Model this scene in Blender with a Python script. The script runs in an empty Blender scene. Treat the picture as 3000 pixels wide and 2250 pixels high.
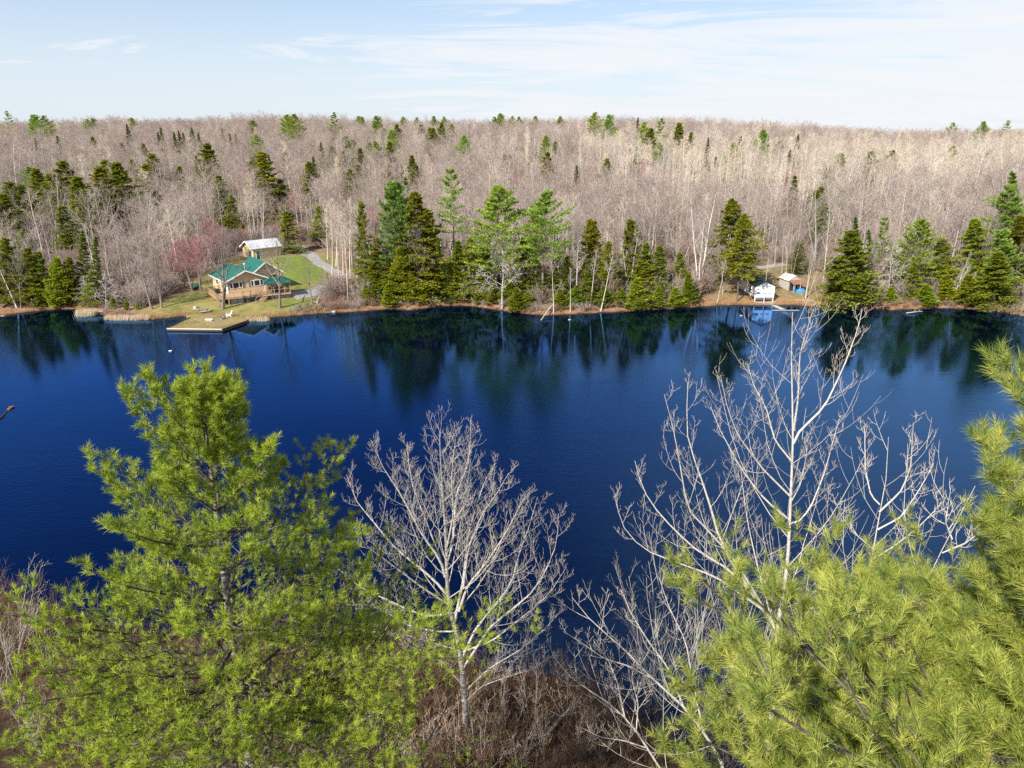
import bpy, math
import numpy as np

# ------------------------------------------------------------------ camera, sky, sun, exposure
SC = bpy.context.scene
COL = SC.collection
CAMH, PITCH, FPX = 30.0, math.radians(19.3), 2065.0      # FPX: focal length in pixels of a 3000 px wide frame
cam_data = bpy.data.cameras.new("camera")
cam = bpy.data.objects.new("camera", cam_data)
COL.objects.link(cam)
cam.location = (0, 0, CAMH)
cam.rotation_euler = (math.pi / 2 - PITCH, 0, 0)
cam_data.sensor_width = 36.0
cam_data.lens = 36.0 * FPX / 3000.0
cam_data.clip_start = 0.1
cam_data.clip_end = 6000
SC.camera = cam

SUN_EL = math.radians(38)
SUN_AZ = math.radians(216)        # compass style: 0 = +Y, clockwise; 216 = behind the camera, to the left
sun_dir = np.array([math.sin(SUN_AZ) * math.cos(SUN_EL), math.cos(SUN_AZ) * math.cos(SUN_EL), math.sin(SUN_EL)])
sl = bpy.data.lights.new("sun", 'SUN')
sl.energy = 5.0
sl.angle = math.radians(0.55)
sl.color = (1.0, 0.93, 0.82)
so = bpy.data.objects.new("sun", sl)
COL.objects.link(so)
so.location = (0, 0, 200)
from mathutils import Vector
so.rotation_euler = Vector(tuple(-sun_dir)).to_track_quat('-Z', 'Y').to_euler()

W = bpy.data.worlds.new("World")
SC.world = W
W.use_nodes = True
nt = W.node_tree
nt.nodes.clear()


def nd(t, kind, **kw):
    n = t.nodes.new(kind)
    for k, v in kw.items():
        setattr(n, k, v)
    return n


def math_node(t, op, a, b=None, clamp=False):
    n = nd(t, 'ShaderNodeMath', operation=op)
    n.use_clamp = clamp
    for i, v in enumerate((a, b)):
        if v is None:
            continue
        if isinstance(v, (int, float)):
            n.inputs[i].default_value = v
        else:
            t.links.new(v, n.inputs[i])
    return n.outputs[0]


def ramp(t, fac, stops):
    r = nd(t, 'ShaderNodeValToRGB')
    e = r.color_ramp.elements
    while len(e) > 1:
        e.remove(e[-1])
    for i, (p, c) in enumerate(stops):
        c = (c, c, c, 1) if isinstance(c, (int, float)) else (*c, 1)
        if i == 0:
            e[0].position = p
            e[0].color = c
        else:
            x = e.new(p)
            x.color = c
    t.links.new(fac, r.inputs[0])
    return r.outputs[0]


def mix(t, fac, a, b, blend='MIX'):
    m = nd(t, 'ShaderNodeMix', data_type='RGBA', blend_type=blend)
    for s, v in ((m.inputs[0], fac), (m.inputs[6], a), (m.inputs[7], b)):
        if isinstance(v, (int, float)):
            s.default_value = v
        elif isinstance(v, tuple):
            s.default_value = (*v, 1)
        else:
            t.links.new(v, s)
    return m.outputs[2]


sky = nd(nt, 'ShaderNodeTexSky', sky_type='NISHITA')
sky.sun_disc = False
sky.sun_elevation = SUN_EL
sky.sun_rotation = SUN_AZ
sky.altitude = 100
sky.air_density = 1.0
sky.dust_density = 0.6
sky.ozone_density = 2.0
tc = nd(nt, 'ShaderNodeTexCoord')
sep = nd(nt, 'ShaderNodeSeparateXYZ')
nt.links.new(tc.outputs['Generated'], sep.inputs[0])
zz = math_node(nt, 'ADD', math_node(nt, 'MAXIMUM', sep.outputs[2], 0.0), 0.11)
cx = math_node(nt, 'DIVIDE', sep.outputs[0], zz)
cy = math_node(nt, 'DIVIDE', sep.outputs[1], zz)
comb = nd(nt, 'ShaderNodeCombineXYZ')
nt.links.new(cx, comb.inputs[0])
nt.links.new(cy, comb.inputs[1])
mp = nd(nt, 'ShaderNodeMapping')
mp.inputs['Rotation'].default_value = (0, 0, math.radians(-24))
mp.inputs['Scale'].default_value = (0.5, 1.3, 1)
mp.inputs['Location'].default_value = (9.3, 3.7, 0)
nt.links.new(comb.outputs[0], mp.inputs[0])
nz = nd(nt, 'ShaderNodeTexNoise')
nz.inputs['Scale'].default_value = 1.1
nz.inputs['Detail'].default_value = 7
nz.inputs['Roughness'].default_value = 0.66
nz.inputs['Distortion'].default_value = 0.9
nt.links.new(mp.outputs[0], nz.inputs[0])
# a high cirrus bank towards the right (east), thin streaks elsewhere
# value = noise + shift towards the east
shift = math_node(nt, 'MULTIPLY', sep.outputs[0], 0.30)
cl = math_node(nt, 'ADD', nz.outputs[0], shift)
mask = ramp(nt, cl, [(0.47, 0.0), (0.53, 0.5), (0.60, 0.8), (0.72, 1.0)])
hz = ramp(nt, sep.outputs[2], [(0.0, 0.95), (0.06, 0.8), (0.14, 0.56), (0.28, 0.12), (0.45, 0.0)])
hue = nd(nt, 'ShaderNodeHueSaturation')
hue.inputs['Saturation'].default_value = 1.3
nt.links.new(sky.outputs[0], hue.inputs['Color'])
skyc = mix(nt, 1.0, hue.outputs[0], (0.99, 0.95, 1.02), 'MULTIPLY')
c1 = mix(nt, hz, skyc, (5.2, 5.75, 6.35))
c2 = mix(nt, mask, c1, (6.1, 6.25, 6.5))
bg = nd(nt, 'ShaderNodeBackground')
bg.inputs['Strength'].default_value = 0.08
wo = nd(nt, 'ShaderNodeOutputWorld')
nt.links.new(c2, bg.inputs['Color'])
nt.links.new(bg.outputs[0], wo.inputs[0])

SC.view_settings.view_transform = 'Standard'
SC.view_settings.look = 'None'
SC.view_settings.gamma = 1.0
SC.view_settings.exposure = 0.9
SC.cycles.max_bounces = 6
SC.cycles.diffuse_bounces = 3
SC.cycles.glossy_bounces = 3
SC.cycles.transmission_bounces = 3
SC.cycles.transparent_max_bounces = 4
SC.cycles.caustics_reflective = False
SC.cycles.caustics_refractive = False
SC.cycles.use_denoising = False
try:
    SC.cycles.denoiser = 'OPENIMAGEDENOISE'
except Exception:
    pass

# ------------------------------------------------------------------ helpers
CP, SP = math.cos(PITCH), math.sin(PITCH)


def ray(px, py):
    x = (px - 1500.0) / FPX
    yu = (1125.0 - py) / FPX
    return np.array([x, CP + yu * SP, -SP + yu * CP])


def at_z(px, py, z):
    d = ray(px, py)
    t = (z - CAMH) / d[2]
    return np.array([0, 0, CAMH]) + d * t


def at_y(px, py, Y):
    d = ray(px, py)
    return np.array([0, 0, CAMH]) + d * (Y / d[1])


# shorelines, read off the photograph at the water's level and carried on beyond the frame
_far = [(0, 925), (136, 908), (217, 905), (312, 924), (380, 934), (450, 936), (531, 927), (560, 930), (640, 936), (717, 940),
        (789, 930), (862, 925), (933, 918), (1047, 913), (1130, 905), (1200, 908), (1300, 896), (1380, 896), (1440, 905),
        (1520, 917), (1600, 924), (1700, 919), (1800, 914), (1900, 908), (2000, 903), (2050, 898), (2150, 893), (2270, 894),
        (2400, 897), (2500, 900), (2616, 908), (2750, 902), (2850, 905), (2920, 912), (3000, 926)]
_fw = np.array([at_z(a, b, 0.0)[:2] for a, b in _far])
FX = np.concatenate([[-700, -300, -140], _fw[:, 0], [140, 300, 700]])
FY = np.concatenate([[60, 90, 118], _fw[:, 1], [112, 95, 60]])
_near = [(0, 1720), (110, 1765), (400, 1850), (1000, 1850), (1450, 1965), (1700, 2000), (1850, 2070), (2000, 2250), (3000, 2420)]
_nw = np.array([at_z(a, b, 0.0)[:2] for a, b in _near])
NX = np.concatenate([[-700, -120], _nw[:, 0], [120, 700]])
NY = np.concatenate([[20, 40], _nw[:, 1], [18, 5]])


def yfar(x):
    return np.interp(x, FX, FY)


def ynear(x):
    return np.interp(x, NX, NY)


def wob(x, y, s):
    return (np.sin(x * 1.3 / s + 1.7) * np.cos(y * 1.1 / s - 0.6) + 0.5 * np.sin(x * 2.9 / s + y * 2.3 / s + 0.4)) / 1.5


S_IN = [-8, -1, 0, 0.6, 8, 20, 45, 120, 250, 450, 650, 850, 1500, 4000]
Z_IN = [-2, -0.5, 0.02, 0.32, 1.15, 1.9, 3.3, 8.0, 15.5, 25, 30, 31, 20, 15]


def ground(x, y):
    x = np.asarray(x, float)
    y = np.asarray(y, float)
    s = y - yfar(x)
    zf = np.interp(s, S_IN, Z_IN)
    br = x / np.maximum(y, 1)
    k = np.interp(br, [-0.9, -0.3, 0.12, 0.5, 0.9], [0.97, 1.0, 1.06, 0.70, 0.66])
    k = 1 + (k - 1) * np.clip((s - 60) / 200, 0, 1)
    zf = zf * k + wob(x, y, 34) * 1.4 * np.clip((s - 25) / 120, 0, 1) + wob(x + 11, y * 0.4, 95) * 3.0 * np.clip((s - 150) / 250, 0, 1) + wob(x + 50, y, 4.0) * 0.08 * np.clip(s / 4, 0, 1)
    s2 = ynear(x) - y
    zn = np.interp(s2, [-8, -1, 0, 0.8, 6, 20, 60, 200], [-2, -0.5, 0.02, 0.3, 0.9, 2.0, 5, 8]) + wob(x, y, 2.5) * 0.1 * np.clip(s2 / 3, 0, 1)
    return np.where(y > 0.5 * (yfar(x) + ynear(x)), zf, zn)


def gz(x, y):
    return float(ground(x, y))


def at_ground(px, py):
    d = ray(px, py)
    ts = np.linspace(20, 1500, 60000)
    z = CAMH + d[2] * ts
    hit = np.argmax(z <= ground(d[0] * ts, d[1] * ts))
    t = ts[hit]
    return np.array([d[0] * t, d[1] * t, gz(d[0] * t, d[1] * t)])


def obj_(name, data, parent=None):
    o = bpy.data.objects.new(name, data)
    COL.objects.link(o)
    if parent is not None:
        o.parent = parent
    return o


def tag(o, label=None, cat=None, group=None, kind=None):
    if label:
        o["label"] = label
    if cat:
        o["category"] = cat
    if group:
        o["group"] = group
    if kind:
        o["kind"] = kind
    return o


def empty(name, loc, rz=0.0, label=None, cat=None, group=None):
    o = obj_(name, None)
    o.empty_display_size = 0.3
    o.location = tuple(float(v) for v in loc)
    o.rotation_euler = (0, 0, rz)
    return tag(o, label, cat, group)


def mesh(name, V, faces, mats, tint=None, smooth=False, midx=None):
    """faces: list of (m,3) / (m,4) int arrays, or python lists of polygons."""
    V = np.asarray(V, np.float32).reshape(-1, 3)
    me = bpy.data.meshes.new(name)
    fl = [np.asarray(f, np.int32) for f in faces if len(f)]
    loops = np.concatenate([f.ravel() for f in fl]) if fl else np.zeros(0, np.int32)
    cnt = np.concatenate([np.full(len(f), f.shape[1], np.int32) for f in fl]) if fl else np.zeros(0, np.int32)
    start = np.concatenate([[0], np.cumsum(cnt)[:-1]]).astype(np.int32) if len(cnt) else cnt
    me.vertices.add(len(V))
    me.vertices.foreach_set("co", V.ravel())
    me.loops.add(len(loops))
    me.loops.foreach_set("vertex_index", loops)
    me.polygons.add(len(cnt))
    me.polygons.foreach_set("loop_start", start)
    me.polygons.foreach_set("loop_total", cnt)
    if smooth:
        me.polygons.foreach_set("use_smooth", np.ones(len(cnt), bool))
    if midx is not None:
        me.polygons.foreach_set("material_index", np.asarray(midx, np.int32))
    for m in (mats if isinstance(mats, (list, tuple)) else [mats]):
        me.materials.append(m)
    if tint is not None:
        a = me.attributes.new("tint", 'FLOAT', 'POINT')
        a.data.foreach_set("value", np.asarray(tint, np.float32))
    me.update(calc_edges=True)
    return me


class MB:
    """a small builder of polygons: boxes, bars, prisms; build() makes ONE mesh object"""

    def __init__(s):
        s.V, s.F = [], []

    def poly(s, pts):
        b = len(s.V)
        s.V += [tuple(p) for p in pts]
        s.F.append(tuple(range(b, b + len(pts))))
        return s

    def box(s, x0, x1, y0, y1, z0, z1):
        b = len(s.V)
        s.V += [(x, y, z) for z in (z0, z1) for x, y in ((x0, y0), (x1, y0), (x1, y1), (x0, y1))]
        s.F += [tuple(b + i for i in f) for f in ((0, 3, 2, 1), (4, 5, 6, 7), (0, 1, 5, 4), (1, 2, 6, 5), (2, 3, 7, 6), (3, 0, 4, 7))]
        return s

    def prism(s, bottom, top):
        b, n = len(s.V), len(bottom)
        s.V += [tuple(p) for p in bottom] + [tuple(p) for p in top]
        s.F.append(tuple(b + i for i in reversed(range(n))))
        s.F.append(tuple(b + n + i for i in range(n)))
        for i in range(n):
            j = (i + 1) % n
            s.F.append((b + i, b + j, b + n + j, b + n + i))
        return s

    def bar(s, p, q, w, h, up=(0, 0, 1)):
        p, q, up = np.array(p, float), np.array(q, float), np.array(up, float)
        t = q - p
        t /= np.linalg.norm(t)
        a = np.cross(t, up)
        if np.linalg.norm(a) < 1e-4:
            a = np.cross(t, (1, 0, 0))
        a /= np.linalg.norm(a)
        c = np.cross(a, t)
        ring = lambda o: [o + a * sx * w / 2 + c * sz * h / 2 for sx, sz in ((-1, -1), (1, -1), (1, 1), (-1, 1))]
        return s.prism(ring(p), ring(q))

    def tube(s, p, q, r0, r1, n=8):
        p, q = np.array(p, float), np.array(q, float)
        t = (q - p) / np.linalg.norm(q - p)
        a = np.cross(t, (0.3, 0.2, 0.93) if abs(t[2]) < 0.9 else (1, 0, 0))
        a /= np.linalg.norm(a)
        c = np.cross(t, a)
        an = np.arange(n) * 2 * math.pi / n
        ring = lambda o, r: [o + r * (a * math.cos(v) + c * math.sin(v)) for v in an]
        return s.prism(ring(p, r0), ring(q, r1))

    def build(s, name, mat, parent=None):
        me = bpy.data.meshes.new(name)
        me.from_pydata([tuple(float(c) for c in v) for v in s.V], [], s.F)
        me.materials.append(mat)
        me.update()
        return obj_(name, me, parent)


# ------------------------------------------------------------------ materials
def pmat(name, ca, cb, scale=3.0, rough=0.8, detail=4, stretch=(1, 1, 1), bump=0.0, obj_rand=0.0, metallic=0.0, spec=0.3, world=False):
    m = bpy.data.materials.new(name)
    m.use_nodes = True
    t = m.node_tree
    b = t.nodes['Principled BSDF']
    co = nd(t, 'ShaderNodeTexCoord')
    src = co.outputs['Object']
    if world:
        g = nd(t, 'ShaderNodeNewGeometry')
        src = g.outputs['Position']
    mpn = nd(t, 'ShaderNodeMapping')
    mpn.inputs['Scale'].default_value = stretch
    t.links.new(src, mpn.inputs[0])
    n = nd(t, 'ShaderNodeTexNoise')
    n.inputs['Scale'].default_value = scale
    n.inputs['Detail'].default_value = detail
    n.inputs['Roughness'].default_value = 0.65
    t.links.new(mpn.outputs[0], n.inputs[0])
    f = ramp(t, n.outputs[0], [(0.33, 0.0), (0.67, 1.0)])
    c = mix(t, f, ca, cb)
    if obj_rand:
        oi = nd(t, 'ShaderNodeObjectInfo')
        v = math_node(t, 'MULTIPLY_ADD', oi.outputs['Random'], obj_rand * 2)
        v.node.inputs[2].default_value = 1 - obj_rand
        hs = nd(t, 'ShaderNodeHueSaturation')
        t.links.new(c, hs.inputs['Color'])
        t.links.new(v, hs.inputs['Value'])
        c = hs.outputs[0]
    t.links.new(c, b.inputs['Base Color'])
    b.inputs['Roughness'].default_value = rough
    b.inputs['Metallic'].default_value = metallic
    b.inputs['Specular IOR Level'].default_value = spec
    if bump:
        bp = nd(t, 'ShaderNodeBump')
        bp.inputs['Strength'].default_value = bump
        t.links.new(n.outputs[0], bp.inputs['Height'])
        t.links.new(bp.outputs[0], b.inputs['Normal'])
    return m


def leafmat(name, dark, light, transl=0.3, rough=0.55, obj_rand=0.12, spec=0.25, hue_rand=0.0):
    """foliage: colour from each clump's own tint, some light through the leaf"""
    m = bpy.data.materials.new(name)
    m.use_nodes = True
    t = m.node_tree
    b = t.nodes['Principled BSDF']
    out = t.nodes['Material Output']
    at = nd(t, 'ShaderNodeAttribute')
    at.attribute_name = "tint"
    c = mix(t, at.outputs['Fac'], dark, light)
    oi = nd(t, 'ShaderNodeObjectInfo')
    v = math_node(t, 'MULTIPLY_ADD', oi.outputs['Random'], obj_rand * 2)
    v.node.inputs[2].default_value = 1 - obj_rand
    hs = nd(t, 'ShaderNodeHueSaturation')
    t.links.new(c, hs.inputs['Color'])
    t.links.new(v, hs.inputs['Value'])
    if hue_rand:
        h = math_node(t, 'MULTIPLY_ADD', math_node(t, 'FRACT', math_node(t, 'MULTIPLY', oi.outputs['Random'], 7.31)), hue_rand * 2)
        h.node.inputs[2].default_value = 0.5 - hue_rand
        t.links.new(h, hs.inputs['Hue'])
    c = hs.outputs[0]
    t.links.new(c, b.inputs['Base Color'])
    b.inputs['Roughness'].default_value = rough
    b.inputs['Specular IOR Level'].default_value = spec
    tr = nd(t, 'ShaderNodeBsdfTranslucent')
    t.links.new(c, tr.inputs['Color'])
    ms = nd(t, 'ShaderNodeMixShader')
    ms.inputs[0].default_value = transl
    t.links.new(b.outputs[0], ms.inputs[1])
    t.links.new(tr.outputs[0], ms.inputs[2])
    t.links.new(ms.outputs[0], out.inputs['Surface'])
    return m


def twigmat(name, a, b_, obj_rand=0.15, hue_rand=0.02):
    """bark of trunk and twigs: a at tint 0, b_ at tint 1, some difference from tree to tree"""
    return leafmat(name, a, b_, transl=0.0, rough=0.85, obj_rand=obj_rand, spec=0.15, hue_rand=hue_rand)


def barkmat(name, ca, cb, dark, scale=6.0, marks=0.5):
    """pale bark with darker scars across the stem"""
    m = bpy.data.materials.new(name)
    m.use_nodes = True
    t = m.node_tree
    b = t.nodes['Principled BSDF']
    co = nd(t, 'ShaderNodeTexCoord')
    n = nd(t, 'ShaderNodeTexNoise')
    n.inputs['Scale'].default_value = scale
    n.inputs['Detail'].default_value = 5
    t.links.new(co.outputs['Object'], n.inputs[0])
    mpn = nd(t, 'ShaderNodeMapping')
    mpn.inputs['Scale'].default_value = (1.2, 1.2, 7)
    t.links.new(co.outputs['Object'], mpn.inputs[0])
    n2 = nd(t, 'ShaderNodeTexNoise')
    n2.inputs['Scale'].default_value = 3.5
    n2.inputs['Detail'].default_value = 4
    t.links.new(mpn.outputs[0], n2.inputs[0])
    c = mix(t, ramp(t, n.outputs[0], [(0.35, 0.0), (0.65, 1.0)]), ca, cb)
    c = mix(t, ramp(t, n2.outputs[0], [(marks, 0.0), (marks + 0.1, 0.85)]), c, dark)
    t.links.new(c, b.inputs['Base Color'])
    b.inputs['Roughness'].default_value = 0.85
    b.inputs['Specular IOR Level'].default_value = 0.2
    bp = nd(t, 'ShaderNodeBump')
    bp.inputs['Strength'].default_value = 0.5
    bp.inputs['Distance'].default_value = 0.02
    t.links.new(n2.outputs[0], bp.inputs['Height'])
    t.links.new(bp.outputs[0], b.inputs['Normal'])
    return m

M = {}
M['wall'] = pmat('cream_siding', (0.47, 0.36, 0.22), (0.55, 0.43, 0.28), 2.0, 0.7, stretch=(1, 1, 9))
M['garage_wall'] = pmat('buff_siding', (0.48, 0.38, 0.24), (0.56, 0.45, 0.29), 2.0, 0.7, stretch=(1, 1, 9))
M['green_roof'] = pmat('green_shingle', (0.011, 0.085, 0.068), (0.022, 0.13, 0.105), 6.0, 0.55, bump=0.15, stretch=(1, 1, 1))
M['trim'] = pmat('white_trim', (0.74, 0.74, 0.74), (0.82, 0.82, 0.81), 5.0, 0.5)
M['glass'] = pmat('dark_glass', (0.012, 0.014, 0.018), (0.03, 0.035, 0.04), 1.5, 0.06, spec=0.6)
M['shutter'] = pmat('slate_shutter', (0.09, 0.13, 0.16), (0.13, 0.17, 0.20), 8.0, 0.6, stretch=(1, 1, 12))
M['deck'] = pmat('cedar_deck', (0.33, 0.22, 0.125), (0.45, 0.32, 0.20), 3.0, 0.7, stretch=(1, 8, 1))
M['screen'] = pmat('screen_dark', (0.015, 0.018, 0.02), (0.035, 0.035, 0.035), 4.0, 0.8)
M['metal_roof'] = pmat('pale_metal', (0.36, 0.38, 0.42), (0.52, 0.53, 0.57), 1.2, 0.35, stretch=(1, 6, 1), spec=0.5)
M['pipe'] = pmat('galvanised', (0.45, 0.46, 0.48), (0.6, 0.61, 0.63), 6, 0.3, metallic=0.7)
M['door_green'] = pmat('green_door', (0.015, 0.11, 0.085), (0.02, 0.13, 0.10), 5, 0.5)
M['cabin_white'] = pmat('white_board', (0.76, 0.77, 0.80), (0.85, 0.85, 0.86), 2.5, 0.6, stretch=(1, 1, 10))
M['cabin_roof'] = pmat('dark_green_felt', (0.008, 0.022, 0.020), (0.018, 0.036, 0.032), 5, 0.75)
M['old_wood'] = pmat('weathered_board', (0.27, 0.25, 0.225), (0.48, 0.45, 0.41), 3, 0.85, stretch=(8, 1, 1))
M['pale_wood'] = pmat('sun_bleached_wood', (0.36, 0.32, 0.26), (0.52, 0.47, 0.39), 3, 0.8, stretch=(6, 1, 1))
M['dark_wood'] = pmat('wet_timber', (0.018, 0.013, 0.010), (0.07, 0.05, 0.035), 3, 0.7, stretch=(5, 1, 1))
M['rust'] = pmat('rusty_sheet', (0.16, 0.07, 0.04), (0.30, 0.15, 0.10), 4, 0.8)
M['tarp'] = pmat('blue_tarp', (0.015, 0.20, 0.55), (0.03, 0.28, 0.68), 3, 0.45, bump=0.4)
M['grey_bench'] = pmat('grey_board', (0.13, 0.125, 0.125), (0.26, 0.25, 0.24), 4, 0.8)
M['stone'] = pmat('grey_stone', (0.22, 0.21, 0.20), (0.42, 0.41, 0.39), 4, 0.85, bump=0.4)
M['water_bird_white'] = pmat('white_plumage', (0.7, 0.7, 0.68), (0.8, 0.8, 0.78), 20, 0.8)
M['water_bird_dark'] = pmat('dark_plumage', (0.02, 0.02, 0.02), (0.05, 0.045, 0.04), 20, 0.8)
M['gravel'] = pmat('grey_gravel', (0.19, 0.185, 0.18), (0.32, 0.31, 0.305), 1.4, 0.9, bump=0.2, world=True, detail=10)


def stone_skirt():
    m = bpy.data.materials.new('stone_skirting')
    m.use_nodes = True
    t = m.node_tree
    b = t.nodes['Principled BSDF']
    co = nd(t, 'ShaderNodeTexCoord')
    v = nd(t, 'ShaderNodeTexVoronoi')
    v.inputs['Scale'].default_value = 5.0
    t.links.new(co.outputs['Object'], v.inputs['Vector'])
    c = mix(t, ramp(t, v.outputs['Distance'], [(0.1, 0.0), (0.6, 1.0)]), (0.12, 0.12, 0.14), (0.03, 0.03, 0.035))
    t.links.new(c, b.inputs['Base Color'])
    b.inputs['Roughness'].default_value = 0.9
    return m


M['skirt'] = stone_skirt()

# twigs and bark (a = trunk and limbs, b = outer twigs)
M['twig_grey'] = twigmat('grey_twigs', (0.345, 0.31, 0.275), (0.345, 0.29, 0.25), 0.28, 0.015)
M['twig_mauve'] = twigmat('mauve_twigs', (0.32, 0.285, 0.26), (0.35, 0.275, 0.25), 0.28, 0.015)
M['twig_tan'] = twigmat('tan_twigs', (0.53, 0.48, 0.40), (0.55, 0.475, 0.385), 0.24, 0.012)
M['twig_red'] = twigmat('red_twigs', (0.25, 0.205, 0.19), (0.37, 0.165, 0.165), 0.15, 0.015)
M['twig_white'] = twigmat('white_twigs', (0.50, 0.47, 0.43), (0.40, 0.35, 0.31), 0.12, 0.01)
M['twig_yard'] = twigmat('yard_tree_bark', (0.175, 0.15, 0.135), (0.30, 0.25, 0.235), 0.12, 0.01)
M['twig_dead'] = twigmat('silver_dead_wood', (0.36, 0.33, 0.31), (0.52, 0.49, 0.46), 0.1, 0.01)
M['twig_brown'] = twigmat('brown_brush', (0.17, 0.105, 0.075), (0.34, 0.23, 0.175), 0.2, 0.02)
M['twig_near'] = twigmat('dark_bank_brush', (0.085, 0.056, 0.042), (0.19, 0.125, 0.085), 0.3, 0.02)
M['bark_conifer'] = pmat('conifer_bark', (0.075, 0.055, 0.042), (0.16, 0.125, 0.10), 6, 0.9, stretch=(1, 1, 0.3))
M['bark_pine'] = pmat('pine_bark', (0.15, 0.125, 0.10), (0.27, 0.235, 0.20), 6, 0.9, stretch=(1, 1, 0.3))
M['bark_front_pine'] = barkmat('lichen_pine_bark', (0.13, 0.115, 0.095), (0.30, 0.28, 0.245), (0.035, 0.03, 0.025), 9.0, 0.52)
M['bark_limb'] = barkmat('dark_pine_limb', (0.05, 0.04, 0.03), (0.15, 0.13, 0.105), (0.02, 0.017, 0.014), 6.0, 0.5)
M['bark_poplar'] = barkmat('pale_poplar_bark', (0.31, 0.29, 0.255), (0.48, 0.455, 0.41), (0.06, 0.05, 0.042), 7.0, 0.55)
M['bark_poplar_old'] = barkmat('old_poplar_bark', (0.19, 0.178, 0.158), (0.36, 0.34, 0.305), (0.045, 0.038, 0.032), 7.0, 0.5)
M['bark_aspen'] = barkmat('aspen_bark', (0.37, 0.345, 0.30), (0.51, 0.48, 0.425), (0.10, 0.09, 0.072), 6.0, 0.62)
M['twig_poplar'] = pmat('poplar_twigs', (0.33, 0.31, 0.27), (0.45, 0.425, 0.37), 8, 0.8)
M['twig_aspen'] = pmat('aspen_twigs', (0.38, 0.355, 0.305), (0.50, 0.47, 0.41), 8, 0.8)
M['bud'] = pmat('brown_buds', (0.17, 0.10, 0.06), (0.30, 0.20, 0.13), 30, 0.6)
M['bud_orange'] = pmat('orange_buds', (0.52, 0.20, 0.045), (0.62, 0.30, 0.09), 30, 0.6)
# needles
M['needle_front'] = leafmat('pine_needles_sunny', (0.10, 0.185, 0.018), (0.55, 0.63, 0.075), 0.42, 0.45, 0.0)
M['needle_close'] = leafmat('pine_needles_close', (0.10, 0.18, 0.025), (0.58, 0.60, 0.13), 0.40, 0.42, 0.0)
M['pine'] = leafmat('white_pine_needles', (0.10, 0.19, 0.025), (0.44, 0.54, 0.075), 0.4, 0.5, 0.18, hue_rand=0.018)
M['pine_blue'] = leafmat('blue_pine_needles', (0.09, 0.19, 0.04), (0.37, 0.52, 0.095), 0.4, 0.5, 0.15, hue_rand=0.015)
M['hemlock'] = leafmat('hemlock_needles', (0.10, 0.14, 0.014), (0.49, 0.51, 0.045), 0.45, 0.55, 0.2, hue_rand=0.018)
M['spruce'] = leafmat('spruce_needles', (0.05, 0.10, 0.014), (0.24, 0.31, 0.035), 0.35, 0.55, 0.2, hue_rand=0.018)
M['cedar'] = leafmat('cedar_sprays', (0.10, 0.16, 0.012), (0.51, 0.56, 0.040), 0.45, 0.55, 0.2, hue_rand=0.018)
M['shrub_leaf'] = leafmat('dark_shrub_leaves', (0.016, 0.042, 0.010), (0.045, 0.095, 0.018), 0.2, 0.5, 0.1)
M['dry_grass'] = leafmat('dry_grass', (0.30, 0.175, 0.075), (0.56, 0.42, 0.23), 0.3, 0.7, 0.0)
M['red_litter'] = leafmat('rusty_bank_growth', (0.26, 0.095, 0.045), (0.46, 0.235, 0.12), 0.2, 0.8, 0.0)
M['reed'] = leafmat('pale_cattail', (0.52, 0.42, 0.29), (0.78, 0.68, 0.52), 0.3, 0.7, 0.0)
M['under'] = leafmat('brown_undergrowth', (0.062, 0.040, 0.030), (0.27, 0.175, 0.095), 0.1, 0.8, 0.0)


def terrain_mat():
    m = bpy.data.materials.new('ground_cover')
    m.use_nodes = True
    t = m.node_tree
    b = t.nodes['Principled BSDF']
    g = nd(t, 'ShaderNodeNewGeometry')

    def noise(s, d=6):
        n = nd(t, 'ShaderNodeTexNoise')
        n.inputs['Scale'].default_value = s
        n.inputs['Detail'].default_value = d
        n.inputs['Roughness'].default_value = 0.7
        t.links.new(g.outputs['Position'], n.inputs[0])
        return n.outputs[0]

    def attr(a):
        n = nd(t, 'ShaderNodeAttribute')
        n.attribute_name = a
        return n.outputs['Fac']
    n1, n2, n3 = noise(0.9), noise(0.16, 4), noise(5.0)
    litter = mix(t, ramp(t, n1, [(0.3, 0), (0.7, 1)]), (0.12, 0.078, 0.052), (0.24, 0.16, 0.105))
    litter = mix(t, ramp(t, n3, [(0.45, 0), (0.75, 0.7)]), litter, (0.32, 0.24, 0.17))
    grass = mix(t, ramp(t, n2, [(0.40, 0), (0.58, 1)]), (0.10, 0.12, 0.026), (0.22, 0.185, 0.070))
    grass = mix(t, ramp(t, n1, [(0.42, 0), (0.75, 0.75)]), grass, (0.33, 0.26, 0.125))
    grass = mix(t, ramp(t, n3, [(0.5, 0), (0.8, 0.35)]), grass, (0.10, 0.17, 0.02))
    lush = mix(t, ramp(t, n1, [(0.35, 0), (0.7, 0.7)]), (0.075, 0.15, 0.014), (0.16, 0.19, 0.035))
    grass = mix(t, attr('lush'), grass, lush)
    rim = mix(t, ramp(t, n1, [(0.35, 0), (0.65, 1)]), (0.20, 0.10, 0.055), (0.35, 0.225, 0.12))
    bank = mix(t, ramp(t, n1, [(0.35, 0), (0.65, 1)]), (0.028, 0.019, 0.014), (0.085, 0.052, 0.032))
    c = mix(t, attr('lawn'), litter, grass)
    c = mix(t, attr('rim'), c, rim)
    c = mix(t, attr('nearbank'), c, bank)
    c = mix(t, attr('wet'), c, (0.012, 0.010, 0.008))
    t.links.new(c, b.inputs['Base Color'])
    b.inputs['Roughness'].default_value = 0.95
    b.inputs['Specular IOR Level'].default_value = 0.1
    bp = nd(t, 'ShaderNodeBump')
    bp.inputs['Strength'].default_value = 0.5
    bp.inputs['Distance'].default_value = 0.15
    t.links.new(n3, bp.inputs['Height'])
    t.links.new(bp.outputs[0], b.inputs['Normal'])
    return m


M['terrain'] = terrain_mat()


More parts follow.
